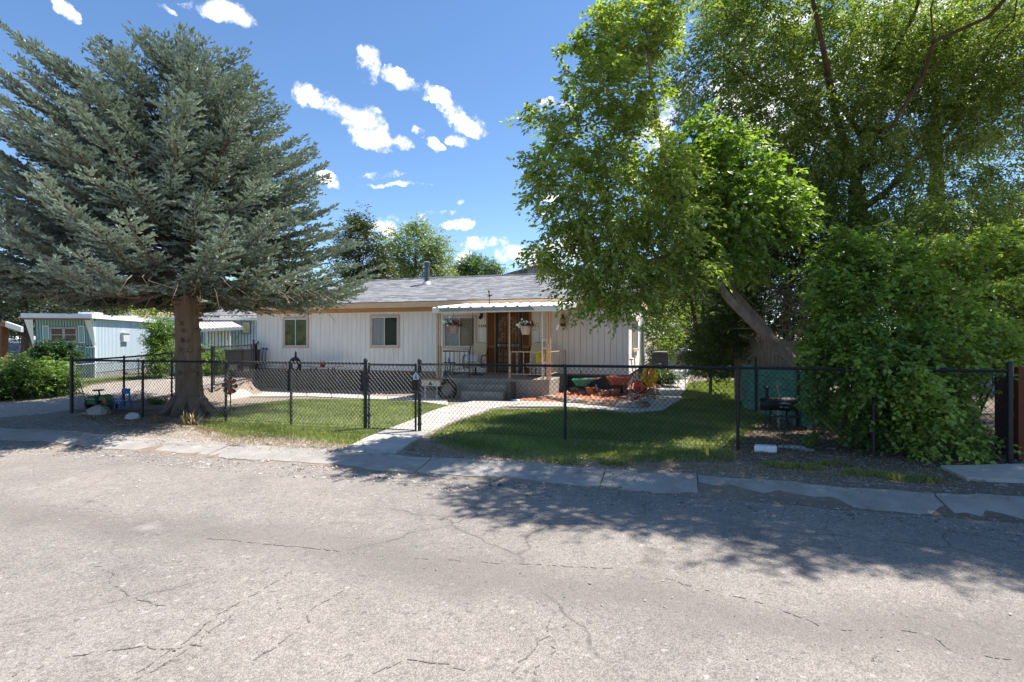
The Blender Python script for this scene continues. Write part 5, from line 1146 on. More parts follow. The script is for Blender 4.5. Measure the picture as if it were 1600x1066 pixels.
def hose():
    Y = 15.3; c = at(1014, 568, Y); x = c.x; r = empty('hose_reel', (at(1000,0,15.4).x,15.4,0), 'red hose reel cart standing beside the yellow hose', 'hose reel'); xr = at(1000,0,15.4).x
    redm = mat('reel_red', (.38,.07,.05), .6, .25, 8)
    MB().tube([(xr-.03,15.3,.34),(xr+.06,15.48,.34)], .16, 22).build('drum', redm, r)
    for (dx, dy) in ((-.05,15.26),(.08,15.52)): MB().ring((xr+dx,dy,.34), .175, .014, 'y', 24, 6).tube([(xr+dx-.12,dy,.03),(xr+dx,dy,.34),(xr+dx+.12,dy,.03)], .012, 5).build('frame', black, r)
    ym = mat('hose_yellow', (.72,.42,.03), .5, .12, 10); mb = MB(); rr = random.Random(2)
    zt = at(1014,571,Y).z; zb = at(1014,601,Y).z
    for i in range(13):
        h = (zt-zb)*rr.uniform(.42,.58); w = rr.uniform(.06,.17); cx = x+rr.uniform(-.03,.06)+(.0); pts = [(cx+w*cos(a)*(1-.35*sin(a)), Y+rr.uniform(-.02,.02)+.012*i-.08, zt-h+h*sin(a)) for a in np.linspace(pi/2, pi/2+2*pi, 22)]
        mb.tube(pts, .013, 5)
    mb.tube([(x+.1,Y-.08,zb+.12),(x+.2,Y-.2,.12),(x+.32,Y-.5,.06),(x+.45,Y-.4,.05)], .013, 5); h_ = tag(mb.build('hose', ym, smooth=True), 'thick coil of yellow garden hose hung over its hook by the path', 'hose')
    xx = x+.02; tag(MB().tube([(xx,Y+.1,0),(xx,Y+.1,zt+.02),(xx,Y-.1,zt+.05)], .02, 6).tube([(xx-.22,Y+.1,zt-.02),(xx+.3,Y+.1,zt+.03)], .025, 6).build('hose_hanger', mat('hanger_grey', (.2,.22,.22), .6)), 'grey stand holding up the coil of yellow hose', 'hose stand')
    for (px, py, lean, lb) in ((986,562,.16,'dark thin tool handle leaning on the right end wall'),(991,558,.1,'second dark tool handle leaning on the right end wall, nearer the hose')):
        a = at(px,py,17.0); tag(MB().tube([(a.x,17.0,a.z),(a.x+lean,16.9,.02)], .014, 6).tube([(a.x-.05,17.0,a.z),(a.x+.06,17.0,a.z+.0)], .016, 6).tube([(a.x+lean,16.9,.02),(a.x+lean,16.9,.2)], .03, 6).build('garden_tool', mat('tool_dark', (.05,.05,.055), .6)), lb, 'garden tool')
    mm = mat('lattice_white', (.55,.56,.58), .7, .2); a = at(985,590,16.9); mb = MB()
    for i in range(6): mb.tube([(a.x-.15+i*.09,16.9,.03),(a.x+.05+i*.09,16.9,.55)], .01, 4).tube([(a.x+.05+i*.09,16.88,.03),(a.x-.15+i*.09,16.88,.55)], .01, 4)
    tag(mb.build('trellis', mm), 'small pale trellis panel between the red wheelbarrow and the hose reel', 'trellis')
hose()
def ac_unit():
    c = at(1031, 560, 21.0); Y = 21.0; x = c.x; w = (at(1044,0,Y).x-at(1018,0,Y).x)/2; zt = at(1031,549,Y).z; r = empty('air_conditioner', (x,Y,0), 'dark grey air conditioning unit by the end wall of the white house', 'air conditioner')
    MB().box(x-w,x+w,Y,Y+2*w,.0,zt-.05).build('cabinet', mat('ac_dark', (.045,.05,.055), .6, .2), r, bevel=.03)
    mb = MB()
    for i in range(16): mb.box(x-w-.008,x+w+.008,Y-.008,Y+2*w+.008,.1+i*(zt-.2)/16,.1+i*(zt-.2)/16+.02)
    mb.build('louvres', mat('ac_louvre', (.07,.075,.08), .5), r); MB().lathe((x,Y+w,zt-.05), [(w*.9,0),(w*.95,.03),(w*.5,.05)], 20).build('fan_grille', mat('ac_top', (.22,.23,.24), .5), r)
ac_unit()
def kettle():
    Y = 19.5; c = at(1071, 553, Y); x = c.x; z = c.z; r = empty('kettle_grill', (x,Y,0), 'round kettle grill with grey domed lid beyond the side path', 'grill')
    MB().lathe((x,Y,z-.28), [(.06,0),(.24,.08),(.32,.2),(.34,.28)], 20).build('bowl', black, r); MB().lathe((x,Y,z), [(.35,0),(.33,.08),(.24,.17),(.05,.21)], 20).build('lid', mat('lid_grey', (.16,.17,.2), .25, .2, spec=.7), r)
    for a in (.5, 2.6, 4.7): MB().tube([(x+.15*cos(a),Y+.15*sin(a),z-.25),(x+.3*cos(a),Y+.3*sin(a),0)], .014, 5).build('leg', galv, r)
kettle()
def smoker():
    Y = 11.0; k = 850/atd(1215,0,1).length; c = at(1221, 631, Y); x0, x1 = at(1199,0,Y).x, at(1243,0,Y).x; z = at(1221,631,Y).z; R = (at(0,620,Y).z-at(0,642,Y).z)/2*1.0
    R = (at(1221,620,Y).z-at(1221,642,Y).z)/2
    r = empty('barrel_smoker', (c.x,Y,0), 'black barrel smoker grill with side firebox on the shaded lawn', 'grill')
    MB().tube([(x0-.02,Y,z),(x0,Y,z),(x1,Y,z),(x1+.02,Y,z)], [R*.9,R,R,R*.9], 20).build('barrel', black, r)
    MB().box(x0,x1,Y-.03-R,Y-R+.02,z-.012,z+.012).tube([(x0+.1,Y-R-.01,z-.02),(x0+.1,Y-R-.06,z-.02),(x1-.1,Y-R-.06,z-.02),(x1-.1,Y-R-.01,z-.02)], .01, 5).build('lid_handle', black, r)
    xf0 = at(1187,0,Y).x; zf = at(1193,632,Y).z; MB().tube([(xf0,Y,zf),(x0-.01,Y,zf)], .115, 16).build('firebox', black, r); MB().tube([(xf0-.012,Y-.04,zf-.03),(xf0-.012,Y-.12,zf+.05)], .012, 5).build('firebox_handle', galv, r)
    xc = at(1197.5,0,Y).x; zt = at(1197,607,Y).z; MB().tube([(xc,Y,z+.05),(xc,Y,zt)], .035, 12).lathe((xc,Y,zt), [(.05,0),(.055,.02),(.02,.04)], 12).build('smoke_stack', black, r)
    for (px, pyb, s, m_) in ((1206,660,-1,black),(1217,669,1,galv),(1232,660,-1,black),(1246,668,1,black)):
        xa = at(px,0,Y).x; b = gp(px-(3 if s < 0 else 0), pyb); MB().tube([(xa-.02,Y-.05*s,z-R*.85),(b.x,b.y,b.z)], .018, 6).build('leg', m_, r)
    MB().box(x0,x1,Y-.34,Y-.17,.24,.26).build('lower_shelf', mat('shelf_dark', (.03,.03,.03), .7), r)
    e = mat('emblem_pale', (.30,.36,.42), .6); mb = MB(); cx = at(1225.5,0,Y-R).x; cz = at(1225,633,Y-R).z
    def pat(u, v, w, h, rot):     # patches lying on the drum
        pts = []
        for a in np.linspace(0, 2*pi, 13)[:-1]:
            q = (u+w*cos(a)*cos(rot)-h*sin(a)*sin(rot), v+w*cos(a)*sin(rot)+h*sin(a)*cos(rot)); zz = cz+q[1]-z; yy = -sqrt(max(R*R-zz*zz, .001))-.004; pts.append((cx+q[0], Y+yy, z+zz))
        mb.prism(pts, (0,-.002,0))
    pat(-.035,.03,.07,.016,.25); pat(.05,.022,.06,.018,-.1); pat(-.045,-.035,.04,.02,.3); pat(.045,-.035,.05,.018,.45)
    mb.build('emblem', e, r)
    tag(MB().tube([gp(1222,646)+Vector((0,.3,0)), at(1219,622,11.25), at(1215,606,11.3), at(1214,598,11.3)], [.008,.010,.012,.018], 5).build('dry_stalk', mat('stalk', (.42,.40,.22), .8)), 'tall pale dry stalk rising behind the barrel smoker', 'plant')
smoker()
def planter():
    Y = 14.9; x0, x1 = at(657.5,0,Y).x, at(687.5,0,Y).x; zt = at(672,595,Y).z; zb = at(672,603.5,Y).z; zg = gz(x0,Y); c = (x0+x1)/2
    r = empty('planter_box', (c,Y,zg), 'white planter box with orange brown lid and dark emblem left of the porch steps', 'planter')
    wm = mat('box_white', (.70,.67,.60), .7, .12, 6); MB().box(x0,x1,Y,Y+.28,zb,zt).build('box', wm, r, bevel=.006)
    MB().box(x0-.02,x1+.02,Y-.03,Y+.3,zt+.001,zt+.035).build('lid', mat('lid_orange', (.55,.27,.15), .7, .2, 9), r)
    for (px, s) in ((664.5,0),(683,1)):
        x = at(px,0,Y+.1).x; MB().tube([(x,Y+.1,zb),(x,Y+.1,zg+.1)], .02, 8).ball((x,Y+.1,zb-.12), .04, 8).lathe((x,Y+.1,zg), [(.07,0),(.05,.03),(.025,.1)], 10).build('leg', wm, r)
    mb = MB(); zc = (zt+zb)/2-.005; dk = mat('emblem_dark', (.05,.055,.06), .6)
    star = [(c-.0+(.05 if i % 2 == 0 else .028)*sin(pi*i/5)*1.15, Y-.004, zc+.012+(.052 if i % 2 == 0 else .03)*cos(pi*i/5)) for i in range(10)]
    mb.prism(star, (0,-.003,0)); mb.box(c-.055,c+.055,Y-.006,Y-.002,zc-.05,zc-.01); mb.build('emblem', dk, r)
    p = at(697,612,15.0); tag(MB().ring((p.x,15.05,gz(p.x,15)+.26), .26, .07, 'y', 26, 10).build('old_tyre', mat('tyre', (.015,.015,.015), .8), smooth=True), 'old black tyre standing against the porch front beside the planter box', 'tyre')
    p = gp(806, 628); mb = MB(); mb.ball((0,0,0), 1, 12, 1, .12); q = MB(); q.v = [(p.x+v[0]*.14, p.y+v[1]*.08, p.z+.04+v[2]*.035) for v in mb.v]; q.f = mb.f
    tag(q.build('cloth', mat('cloth_white', (.72,.74,.82), .9), smooth=True), 'small crumpled white cloth on the ground right of the porch steps', 'cloth')
planter()
def wall_things():
    # ring planter with finial against the house wall
    Y = 17.3; c = at(461, 573, Y); x = c.x; z0 = gz(x, Y); zc = at(461,571,Y).z; r = empty('ring_sculpture', (x,Y,z0), 'black iron ring ornament with pointed finial below the left window', 'garden ornament')
    R = .3; MB().ring((x,Y,zc), R-.05, .075, 'y', 30, 10, sx=.82).build('ring', black, r, smooth=True); zt = zc+R
    MB().lathe((x+.03,Y,zt-.03), [(.045,0),(.03,.06),(.055,.1),(.02,.14),(.05,.18),(.015,.24),(.004,.30)], 10).build('finial', black, r)
    MB().tube([(x-.15,Y,zc-.2),(x-.22,Y-.1,z0)], .03, 6).build('leg', black, r); MB().tube([(x+.15,Y,zc-.2),(x+.22,Y-.1,z0)], .03, 6).build('leg', black, r); MB().tube([(x,Y+.05,zc-.2),(x,Y+.2,z0)], .03, 6).build('leg', black, r)
    a, b = at(474,574,17.2), at(529,573,17.2); zb = at(500,575,17.2).z; r = empty('garden_bench', ((a.x+b.x)/2,17.2,gz(a.x,17.2)), 'low narrow garden bench holding a red flower pot against the skirting', 'bench')
    n = 10; pts = [Vector((a.x+(b.x-a.x)*i/n, 17.2, zb-.02+.05*(2*i/n-1)**2+.03*i/n)) for i in range(n+1)]; mb = MB()
    for i in range(n): mb.prism([pts[i], pts[i+1], pts[i+1]+Vector((0,.35,0)), pts[i]+Vector((0,.35,0))], (0,0,.025))
    mb.build('seat', mat('bench_pale', (.38,.38,.32), .7, .2), r)
    zg = gz(a.x, 17.2)
    for t in (.2, .72): p = pts[int(t*n)]; MB().tube([(p.x,17.25,p.z),(p.x-.2,17.25,zg)], .018, 5).tube([(p.x+.25,17.25,p.z),(p.x+.02,17.25,zg)], .018, 5).tube([(p.x,17.5,p.z),(p.x-.2,17.5,zg)], .018, 5).build('leg', black, r)
    c = at(503.5,572,17.35); r = empty('flower_pot', (c.x,17.37,zb), 'small red flower pot with red blooms on the low bench', 'flower pot'); MB().lathe((c.x,17.37,zb+.005), [(.07,0),(.1,.12),(.11,.13),(.09,.13)], 12).build('pot', mat('pot_red', (.35,.03,.03), .5), r)
    P = np.array([[c.x,17.37,zb+.18]])+RNG.normal(size=(50,3))*np.array([.06,.05,.05]); leaves('blossoms', P, RNG.normal(size=(50,3)), RNG.normal(size=(50,3)), .05, .04, leafmat('bloom_red', (.4,.02,.04), (.5,.05,.08), .2), r)
    P = np.array([[at(443,574,17).x,17.0,at(443,573,17).z]])+RNG.normal(size=(60,3))*np.array([.09,.06,.06]); o_ = leaves('flower_clump', P, RNG.normal(size=(60,3)), RNG.normal(size=(60,3)), .05, .04, leafmat('bloom_pink', (.5,.12,.13), (.45,.3,.28), .2)); tag(o_, 'small clump of dull pink flowers left of the iron ring ornament', 'flowers')
    p = (at(443,574,17).x, 17.0); 
    tag(MB().tube([(p[0],p[1],gz(*p)),(p[0],p[1],at(443,574,17).z)], .012, 5).build('flower_stake', black), 'thin dark stake under the pink flower clump', 'stake')
    for (px0, px1, lb) in ((411,406,'leaning shovel with a bent grip at the left end of the house wall'),(416,411,'second tool with a bent grip leaning right of the shovel on the house wall')):
        a, b = at(px0,545,17.9), at(px1,585,17.5); mb = MB().tube([(a.x,17.9,a.z),(b.x,17.5,gz(b.x,17.5)+.15)], .016, 6).tube([(a.x-.09,17.9,a.z-.01),(a.x+.02,17.9,a.z+.03),(a.x+.08,17.88,a.z-.05)], .022, 6); mb.prism([(b.x-.09,17.49,gz(b.x,17.5)),(b.x+.09,17.49,gz(b.x,17.5)),(b.x+.08,17.5,gz(b.x,17.5)+.26),(b.x-.08,17.5,gz(b.x,17.5)+.26)], (0,.01,0))
        tag(mb.build('garden_tool', mat('tool_grey', (.13,.12,.12), .6)), lb, 'garden tool')
wall_things()
def bins():
    for (px, w, col, lb) in ((372, .34, (.06,.055,.055), 'dark wheeled trash bin nearer the driveway gate'), (390.5, .27, (.10,.08,.08), 'brown wheeled trash bin between the first bin and the house corner')):
        d = 21.5; c = atd(px, 577, d); z0 = gz(c.x, c.y); zt = atd(px, 546, d).z; r = empty('trash_bin', (c.x,c.y,z0), lb, 'trash bin'); m_ = mat('bin_'+str(px), col, .5, .1)
        R_ = Vector((TC,TS,0)); F_ = Vector((-TS,TC,0)); cc = Vector((c.x,c.y,0)); q = MB(); lo = [cc+R_*a*w*.8+F_*b*w*.8+Vector((0,0,z0+.08)) for a,b in ((-1,-1),(1,-1),(1,1),(-1,1))]; hi = [cc+R_*a*w+F_*b*w*1.1+Vector((0,0,zt-.08)) for a,b in ((-1,-1),(1,-1),(1,1),(-1,1))]
        q.add(lo+hi, [(0,3,2,1),(4,5,6,7),(0,1,5,4),(1,2,6,5),(2,3,7,6),(3,0,4,7)]); q.build('body', m_, r, bevel=.02)
        l = MB(); l.obox(cc+Vector((0,0,zt-.04)), R_*w*1.08, F_*w*1.2, (0,0,.035)); l.build('lid', m_, r, bevel=.02); MB().tube([cc+R_*-w*.8+F_*w*1.3+Vector((0,0,zt-.1)), cc+R_*w*.8+F_*w*1.3+Vector((0,0,zt-.1))], .02, 6).build('handle', m_, r)
        MB().obox(cc-F_*(w*.93+.03)+Vector((0,0,z0+.45)), R_*w*.45, F_*.02, (0,0,.10)).build('front_panel', mat('bin_label', (.30,.26,.24), .6), r)
        for s in (-1,1): p = cc+R_*w*.7*s+F_*w*.9+Vector((0,0,z0+.11)); MB().tube([p-R_*.03, p+R_*.03], .11, 12).build('wheel', MATS['tyre'], r)
bins()
def flower_wheel():
    Y = 9.35; c = at(359, 603, Y); r = empty('pinwheel_ornament', (c.x,Y,gz(c.x,Y)), 'rusty orange metal flower ornament with flared petals behind the fence', 'garden ornament')
    om = mat('rust_orange', (.48,.14,.06), .6, .35, 12, rgb2=(.30,.07,.03)); dk = mat('petal_tip', (.08,.03,.03), .7); n = 8; Ro = .185
    for i in range(n):
        a = 2*pi*i/n+.05; d = Vector((sin(a),0,cos(a))); p = Vector(c)
        pe = MB().tube([p+d*.05, p+d*Ro*.6, p+d*Ro*.85], [.018,.032,.045], 8).build('petal', om, r); MB().tube([p+d*Ro*.85, p+d*Ro], [.046,.036], 8).build('petal_tip', dk, pe)
    MB().ball((c.x,Y-.01,c.z), .045, 10).build('hub', mat('hub_green', (.12,.2,.15), .6), r); MB().tube([(c.x,Y+.02,c.z),(c.x,Y+.02,gz(c.x,Y))], .012, 6).build('stake', black, r)
    MB().tube([(c.x,Y-.03,c.z),(c.x+.17,Y-.03,c.z+.07)], .005, 4).build('pointer', galv, r)
flower_wheel()
def toys():
    Y = 9.35; z = lambda x: gz(x, Y)
    c = at(149, 630, Y); x = c.x; z0 = z(x); gt = mat('toy_green', (.02,.16,.05), .45, .1); yl = mat('toy_yellow', (.50,.40,.05), .5); bl = mat('toy_black', (.02,.02,.02), .6)
    r = empty('toy_tractor', (x,Y,z0), 'green ride on toy tractor with black steering wheel behind the corner post', 'toy')
    MB().prism([(x-.14,Y-.1,z0+.1),(x+.14,Y-.1,z0+.1),(x+.15,Y-.1,z0+.24),(x+.09,Y-.1,z0+.31),(x-.09,Y-.1,z0+.31),(x-.15,Y-.1,z0+.24)], (0,.42,0)).build('body', gt, r, bevel=.02)
    MB().box(x-.13,x+.13,Y-.115,Y-.1,z0+.22,z0+.245).build('stripe', mat('toy_peach', (.55,.33,.15), .5), r)
    for s in (-1,1): MB().tube([(x+s*.15,Y,z0+.11),(x+s*.21,Y,z0+.11)], .11, 16).build('wheel', bl, r); MB().tube([(x+s*.19,Y,z0+.11),(x+s*.215,Y,z0+.11)], .05, 12).build('hubcap', yl, r)
    MB().tube([(x,Y+.1,z0+.3),(x+.0,Y+.08,z0+.42)], .02, 6).ring((x+.01,Y+.06,z0+.43), .105, .016, 'z', 20, 6).build('steering_wheel', bl, r)
    x = at(165,0,Y).x; z0 = z(x); r = empty('toy_truck', (x,Y,z0), 'small green and orange toy dump truck between the tractor and blue chair', 'toy')
    MB().prism([(x-.16,Y-.06,z0+.2),(x+.05,Y-.06,z0+.2),(x+.02,Y-.06,z0+.31),(x-.12,Y-.06,z0+.29)], (0,.22,0)).build('bucket', mat('toy_lime', (.06,.30,.06), .45), r, bevel=.01)
    MB().box(x-.1,x+.16,Y-.04,Y+.14,z0+.07,z0+.17).build('chassis', gt, r, bevel=.01); MB().box(x+.0,x+.11,Y-.075,Y-.05,z0+.16,z0+.26).build('cab', mat('toy_orange', (.6,.13,.02), .45), r)
    for dx in (-.06,.11):
        for dy in (-.07,.14): MB().tube([(x+dx,Y+dy,z0+.06),(x+dx,Y+dy+.03,z0+.06)], .06, 12).build('wheel', bl, r)
    x = at(171.5,0,Y+.12).x; tag(MB().ball((x,Y+.14,z0+.20), .085, 14).tube([(x,Y+.14,z0),(x,Y+.14,z0+.14)], .05, 8).build('toy_ball', mat('toy_purple', (.30,.12,.30), .5, .3, 14), smooth=True), 'dull purple toy ball between the green toys and blue chair', 'toy ball')
    x = at(183.5,0,Y-.05).x; Yc = Y+.05; z0 = z(x); r = empty('toy_chair', (x,Yc,z0), 'bright blue plastic child chair behind the black fence', 'chair'); bm_ = mat('toy_blue', (.01,.14,.42), .4, .05); w = .135
    zs = z0+.19; zt = at(185,607.5,Yc).z
    MB().prism([(x-w,Yc-.1,zs),(x+w+.05,Yc-.12,zs),(x+w+.05,Yc+.1,zs),(x-w,Yc+.1,zs)], (0,0,.02)).build('seat', bm_, r)
    MB().prism([(x-w,Yc+.1,zt-.13),(x+w-.02,Yc+.1,zt-.13),(x+w-.02,Yc+.1,zt-.015),(x+w-.05,Yc+.1,zt),(x-w+.03,Yc+.1,zt),(x-w,Yc+.1,zt-.015)], (0,.02,0)).box(x-w,x-w+.03,Yc+.1,Yc+.12,zs,zt-.13).box(x+w-.05,x+w-.02,Yc+.1,Yc+.12,zs,zt-.13).build('backrest', bm_, r)
    for (a, b, ex) in ((-w+.02,-.08,-.01),(w+.02,-.1,.02),(-w+.02,.09,-.02),(w+.02,.08,.02)): MB().prism([(x+a-.022,Yc+b,zs),(x+a+.022,Yc+b,zs),(x+a+.014+ex,Yc+b,z0),(x+a-.014+ex,Yc+b,z0)], (0,.02,0)).build('leg', bm_, r)
    a = at(124, 597, FY+.25); b = gp(135, 634)
    tag(MB().tube([(a.x,FY+.25,a.z),(b.x,b.y,b.z+.08)], .012, 6).prism([(b.x-.05,b.y,b.z),(b.x+.05,b.y,b.z),(b.x+.05,b.y+.02,b.z+.14),(b.x-.05,b.y+.02,b.z+.14)], (0,.01,0)).build('small_shovel', mat('shovel_pale', (.5,.5,.56), .5)), 'pale long handled shovel leaning behind the corner post', 'shovel')
toys()
# ------------------------------------------------------------------ vegetation
def bark(name, c1, c2, bumpy=1.0):
    return mat(name, c1, .95, .3, 5, bumpy, 14, rgb2=c2, stretch=(1.6,1.6,.35), spec=.1)
spruce_bark = bark('spruce_bark', (.15,.10,.07), (.27,.20,.15)); grey_bark = bark('grey_bark', (.17,.135,.11), (.35,.285,.24), 1.2); dark_bark = bark('dark_bark', (.075,.05,.04), (.16,.11,.085))

def spruce():
    rng = np.random.default_rng(21); tx, ty = -10.35, 9.35; z0 = gz(tx, ty)
    r = empty('spruce_tree', (tx,ty,z0), 'large blue green spruce tree with thick bare lower trunk inside the fence', 'tree')
    mb = MB(); tp = [(tx+.02,ty,z0-.1),(tx+.02,ty,z0+.1),(tx,ty,z0+.35),(tx-.03,ty,1.0),(tx-.05,ty,1.7),(tx-.1,ty,2.4),(tx-.15,ty,3.6),(tx-.25,ty,5.2),(tx-.2,ty,6.6),(tx+.05,ty,7.8)]
    tr = [.40,.34,.27,.25,.235,.22,.19,.15,.10,.03]
    base = len(mb.v); mb.tube(tp, tr, 26)
    for i in range(base, len(mb.v)):
        v = mb.v[i]; k = (i-base) % 26; a = k/26*2*pi; f = 1+.07*sin(a*5+v[2]*1.3)+.05*sin(a*9-v[2]*3)+rng.normal()*.02; cx = tx
        mb.v[i] = (tx+(v[0]-tx)*f, ty+(v[1]-ty)*f, v[2])
    for a in (.3, 1.4, 2.9, 3.9, 5.0, 5.8): mb.tube([(tx+.2*cos(a),ty+.2*sin(a),z0+.35),(tx+.42*cos(a),ty+.42*sin(a),z0+.08),(tx+.75*cos(a),ty+.7*sin(a),z0-.06)], [.13,.11,.03], 8)
    for i in range(34):       # stubs of cut limbs
        z = rng.uniform(.8, 2.6); a = rng.uniform(0, 2*pi); q = Vector((cos(a), sin(a), .15)); p = Vector((tx-.04, ty, z)); mb.tube([p+q*.18, p+q*(.29+rng.random()*.08)], [.05,.035], 6)
    zs = [2.45,2.7,3.0,3.5,4.2,5.0,6.0,7.0,7.8,8.8]
    RR = [2.0,3.0,3.2,3.0,2.55,2.5,2.4,1.9,1.35,.6]; RL = [3.0,4.4,5.0,5.3,5.3,5.2,5.1,4.9,4.4,2.6]; RF = [3.0,4.0,4.2,4.1,3.7,3.3,2.7,1.8,1.0,.4]
    P_, D_, N_, T_, L__ = [], [], [], [], []; limbs = 0
    NB = 300
    for i in range(NB):
        zt = 2.6+5.4*((i+.5)/NB)**.92; a = i*2.39996+rng.normal()*.15
        cr, sr = cos(a), sin(a); wr = max(cr, 0)**2; wl = max(-cr, 0)**2; wf = sr*sr
        R = (np.interp(zt, zs, RR)*wr+np.interp(zt, zs, RL)*wl+np.interp(zt, zs, RF)*wf)*rng.uniform(.82, 1.07)*(1.12 if sr > .2 else 1.0)
        up = np.interp(zt, [1.9,3,5,8.6], [-.28,.02,.55,1.15])      # rise per metre of run
        zo = zt-up*R*.62; zo = max(min(zo, 7.4), 2.35); o_ = Vector((tx-.1, ty, zo)); e = Vector((tx-.1+cr*R, ty+sr*R, zt))
        n = 12; pts = []
        for k in range(n+1):
            t = k/n; p = o_.lerp(e, t); p.z += -.30*R*.3*sin(pi*t)*(1 if up < .3 else .4)+(.25 if zt < 4 else .1)*max(0, t-.7)*R*.5; pts.append(p)
        rad = .045*(R/4)**.7
        mb.tube(pts[::2], [rad*(1-t*.85) for t in np.linspace(0, 1, len(pts[::2]))], 5, cap=False)
        # side twigs
        bo = rng.normal()*.16; ph = rng.uniform(0, 6.28); L0 = R; A = np.array([tuple(p) for p in pts]); tt = np.arange(.36, 1.001, .105/ max(L0,.6)); 
        for t in tt:
            f = t*n; k = min(int(f), n-1); p = A[k]+(A[k+1]-A[k])*(f-k); fw = A[k+1]-A[k]; fw = fw/np.linalg.norm(fw)
            lat = np.cross(fw, [0,0,1.]); lat /= max(np.linalg.norm(lat), 1e-6)
            for s in (-1, 1):
                ln = (.16+.85*max(0,1-t)**.7*min(1, R/3))*rng.uniform(.5, 1.15)*(.95+.25*sin(t*R*3.1+ph)); d = lat*s*.8+fw*.75+np.array([0,0,rng.uniform(-.25,.35)]); d /= np.linalg.norm(d)
                m = max(2, int(ln/.046)); u = (np.arange(m)+rng.random())/m*ln; q = p+d*u[:, None]; q[:, 2] -= .25*u*u
                kk = q; nS = len(kk)*2; q2 = np.repeat(kk, 2, 0); sgn = np.tile([1,-1], len(kk)); l2 = np.cross(d, [0,0,1.]); l2 /= max(np.linalg.norm(l2), 1e-6)
                dd = d*.75+l2*sgn[:, None]*.55+rng.normal(size=(nS,3))*.28; dd[:, 2] += .28
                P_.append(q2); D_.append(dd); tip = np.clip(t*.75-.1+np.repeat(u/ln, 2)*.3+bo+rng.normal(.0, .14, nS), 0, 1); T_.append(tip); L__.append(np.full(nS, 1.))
            
        q = A[-4:]; q = np.repeat(q, 5, 0)+rng.normal(size=(20,3))*.05; dd = (A[-1]-A[-3])+rng.normal(size=(20,3))*.25*np.linalg.norm(A[-1]-A[-3]); P_.append(q); D_.append(dd); T_.append(np.clip(rng.normal(.8,.15,20),0,1)); L__.append(np.full(20, 1.2))
    P = np.concatenate(P_); D = nrm(np.concatenate(D_)); T = np.concatenate(T_); Lx = np.concatenate(L__); n = len(P)
    keep = P[:, 2] > 2.32+.12*np.sin(P[:, 0]*3); P, D, T, Lx = P[keep], D[keep], T[keep], Lx[keep]; n = len(P); print('spruce shoots', n)
    L_ = .092*rng.uniform(.65, 1.35, n)*Lx; h = nrm(np.cross(D, rng.normal(size=(n,3)))); h2 = np.cross(D, h)
    Pa = np.concatenate([P, P]); Da = np.concatenate([D, D]); Na = np.concatenate([h, h2]); La = np.concatenate([L_, L_])
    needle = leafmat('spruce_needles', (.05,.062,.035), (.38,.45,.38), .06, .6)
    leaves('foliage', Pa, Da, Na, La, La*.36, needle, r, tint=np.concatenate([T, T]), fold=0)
    # ragged dead twigs hanging below the crown
    for i in range(260):
        a = rng.uniform(0, 2*pi); R = rng.uniform(1.0, 3.4); p = Vector((tx+cos(a)*R, ty+sin(a)*R, rng.uniform(2.35, 2.8))); 
        q = p+Vector((rng.normal()*.15, rng.normal()*.15, -rng.uniform(.1,.3))); mb.tube([p+Vector((-cos(a)*.2,-sin(a)*.2,.1)), p, q], [.008,.006,.003], 3, cap=False)
    mb.build('trunk', spruce_bark, r)
spruce()

def broadleaf(name, label, cat, trunks, radii, lobes, nclump, rad, ns, nl, sl, leaf, lw, m, bk, seed, up=.1, droop=.3, hang=.3, tip=.008, group=None, shell=.35, skel=True, twig=True, centre=None, sk_frac=1.0, flat=1, ow=.6):
    rng = np.random.default_rng(seed); b = Vector(trunks[0][0]); r = empty(name, b, label, cat, group)
    C = lobes_pts(lobes, nclump, rng, shell); cen = np.array(centre) if centre is not None else C.mean(0)
    C = C[C[:, 2] > gz(b.x, b.y)+.1]
    P, D, Nn, T, O, E = sprays(C, rad, ns, nl, sl, rng, up, droop, hang, cen, ow, flat)
    ok = P[:, 2] > gz(b.x, b.y)+.03; P, D, Nn, T = P[ok], D[ok], Nn[ok], T[ok]
    # nothing grows through the house
    inh = (P[:, 0] > HX0-.5) & (P[:, 0] < HX1+.15) & (P[:, 1] > HY0-.1) & (P[:, 1] < HY1+.3) & (P[:, 2] < 4.2); P, D, Nn, T = P[~inh], D[~inh], Nn[~inh], T[~inh]
    n = len(P); print(name, n)
    leaves('foliage', P, D, Nn, leaf*rng.uniform(.65, 1.3, n), leaf*lw*rng.uniform(.8, 1.2, n), m, r, tint=T, fold=.1)
    mb = MB()
    if skel:
        C2 = C[rng.random(len(C)) < sk_frac]
        skeleton(mb, trunks, radii, C2, rng, tip)
        if twig:
            k = rng.random(len(O)) < min(1, 2600/len(O))
            for a, e in zip(O[k], E[k]): mb.tube([a, e], [tip*.6, tip*.25], 3, cap=False)
    else:
        for t, rr in zip(trunks, radii): mb.tube(t, rr, 8)
    mb.build('trunk', bk, r)
    return r

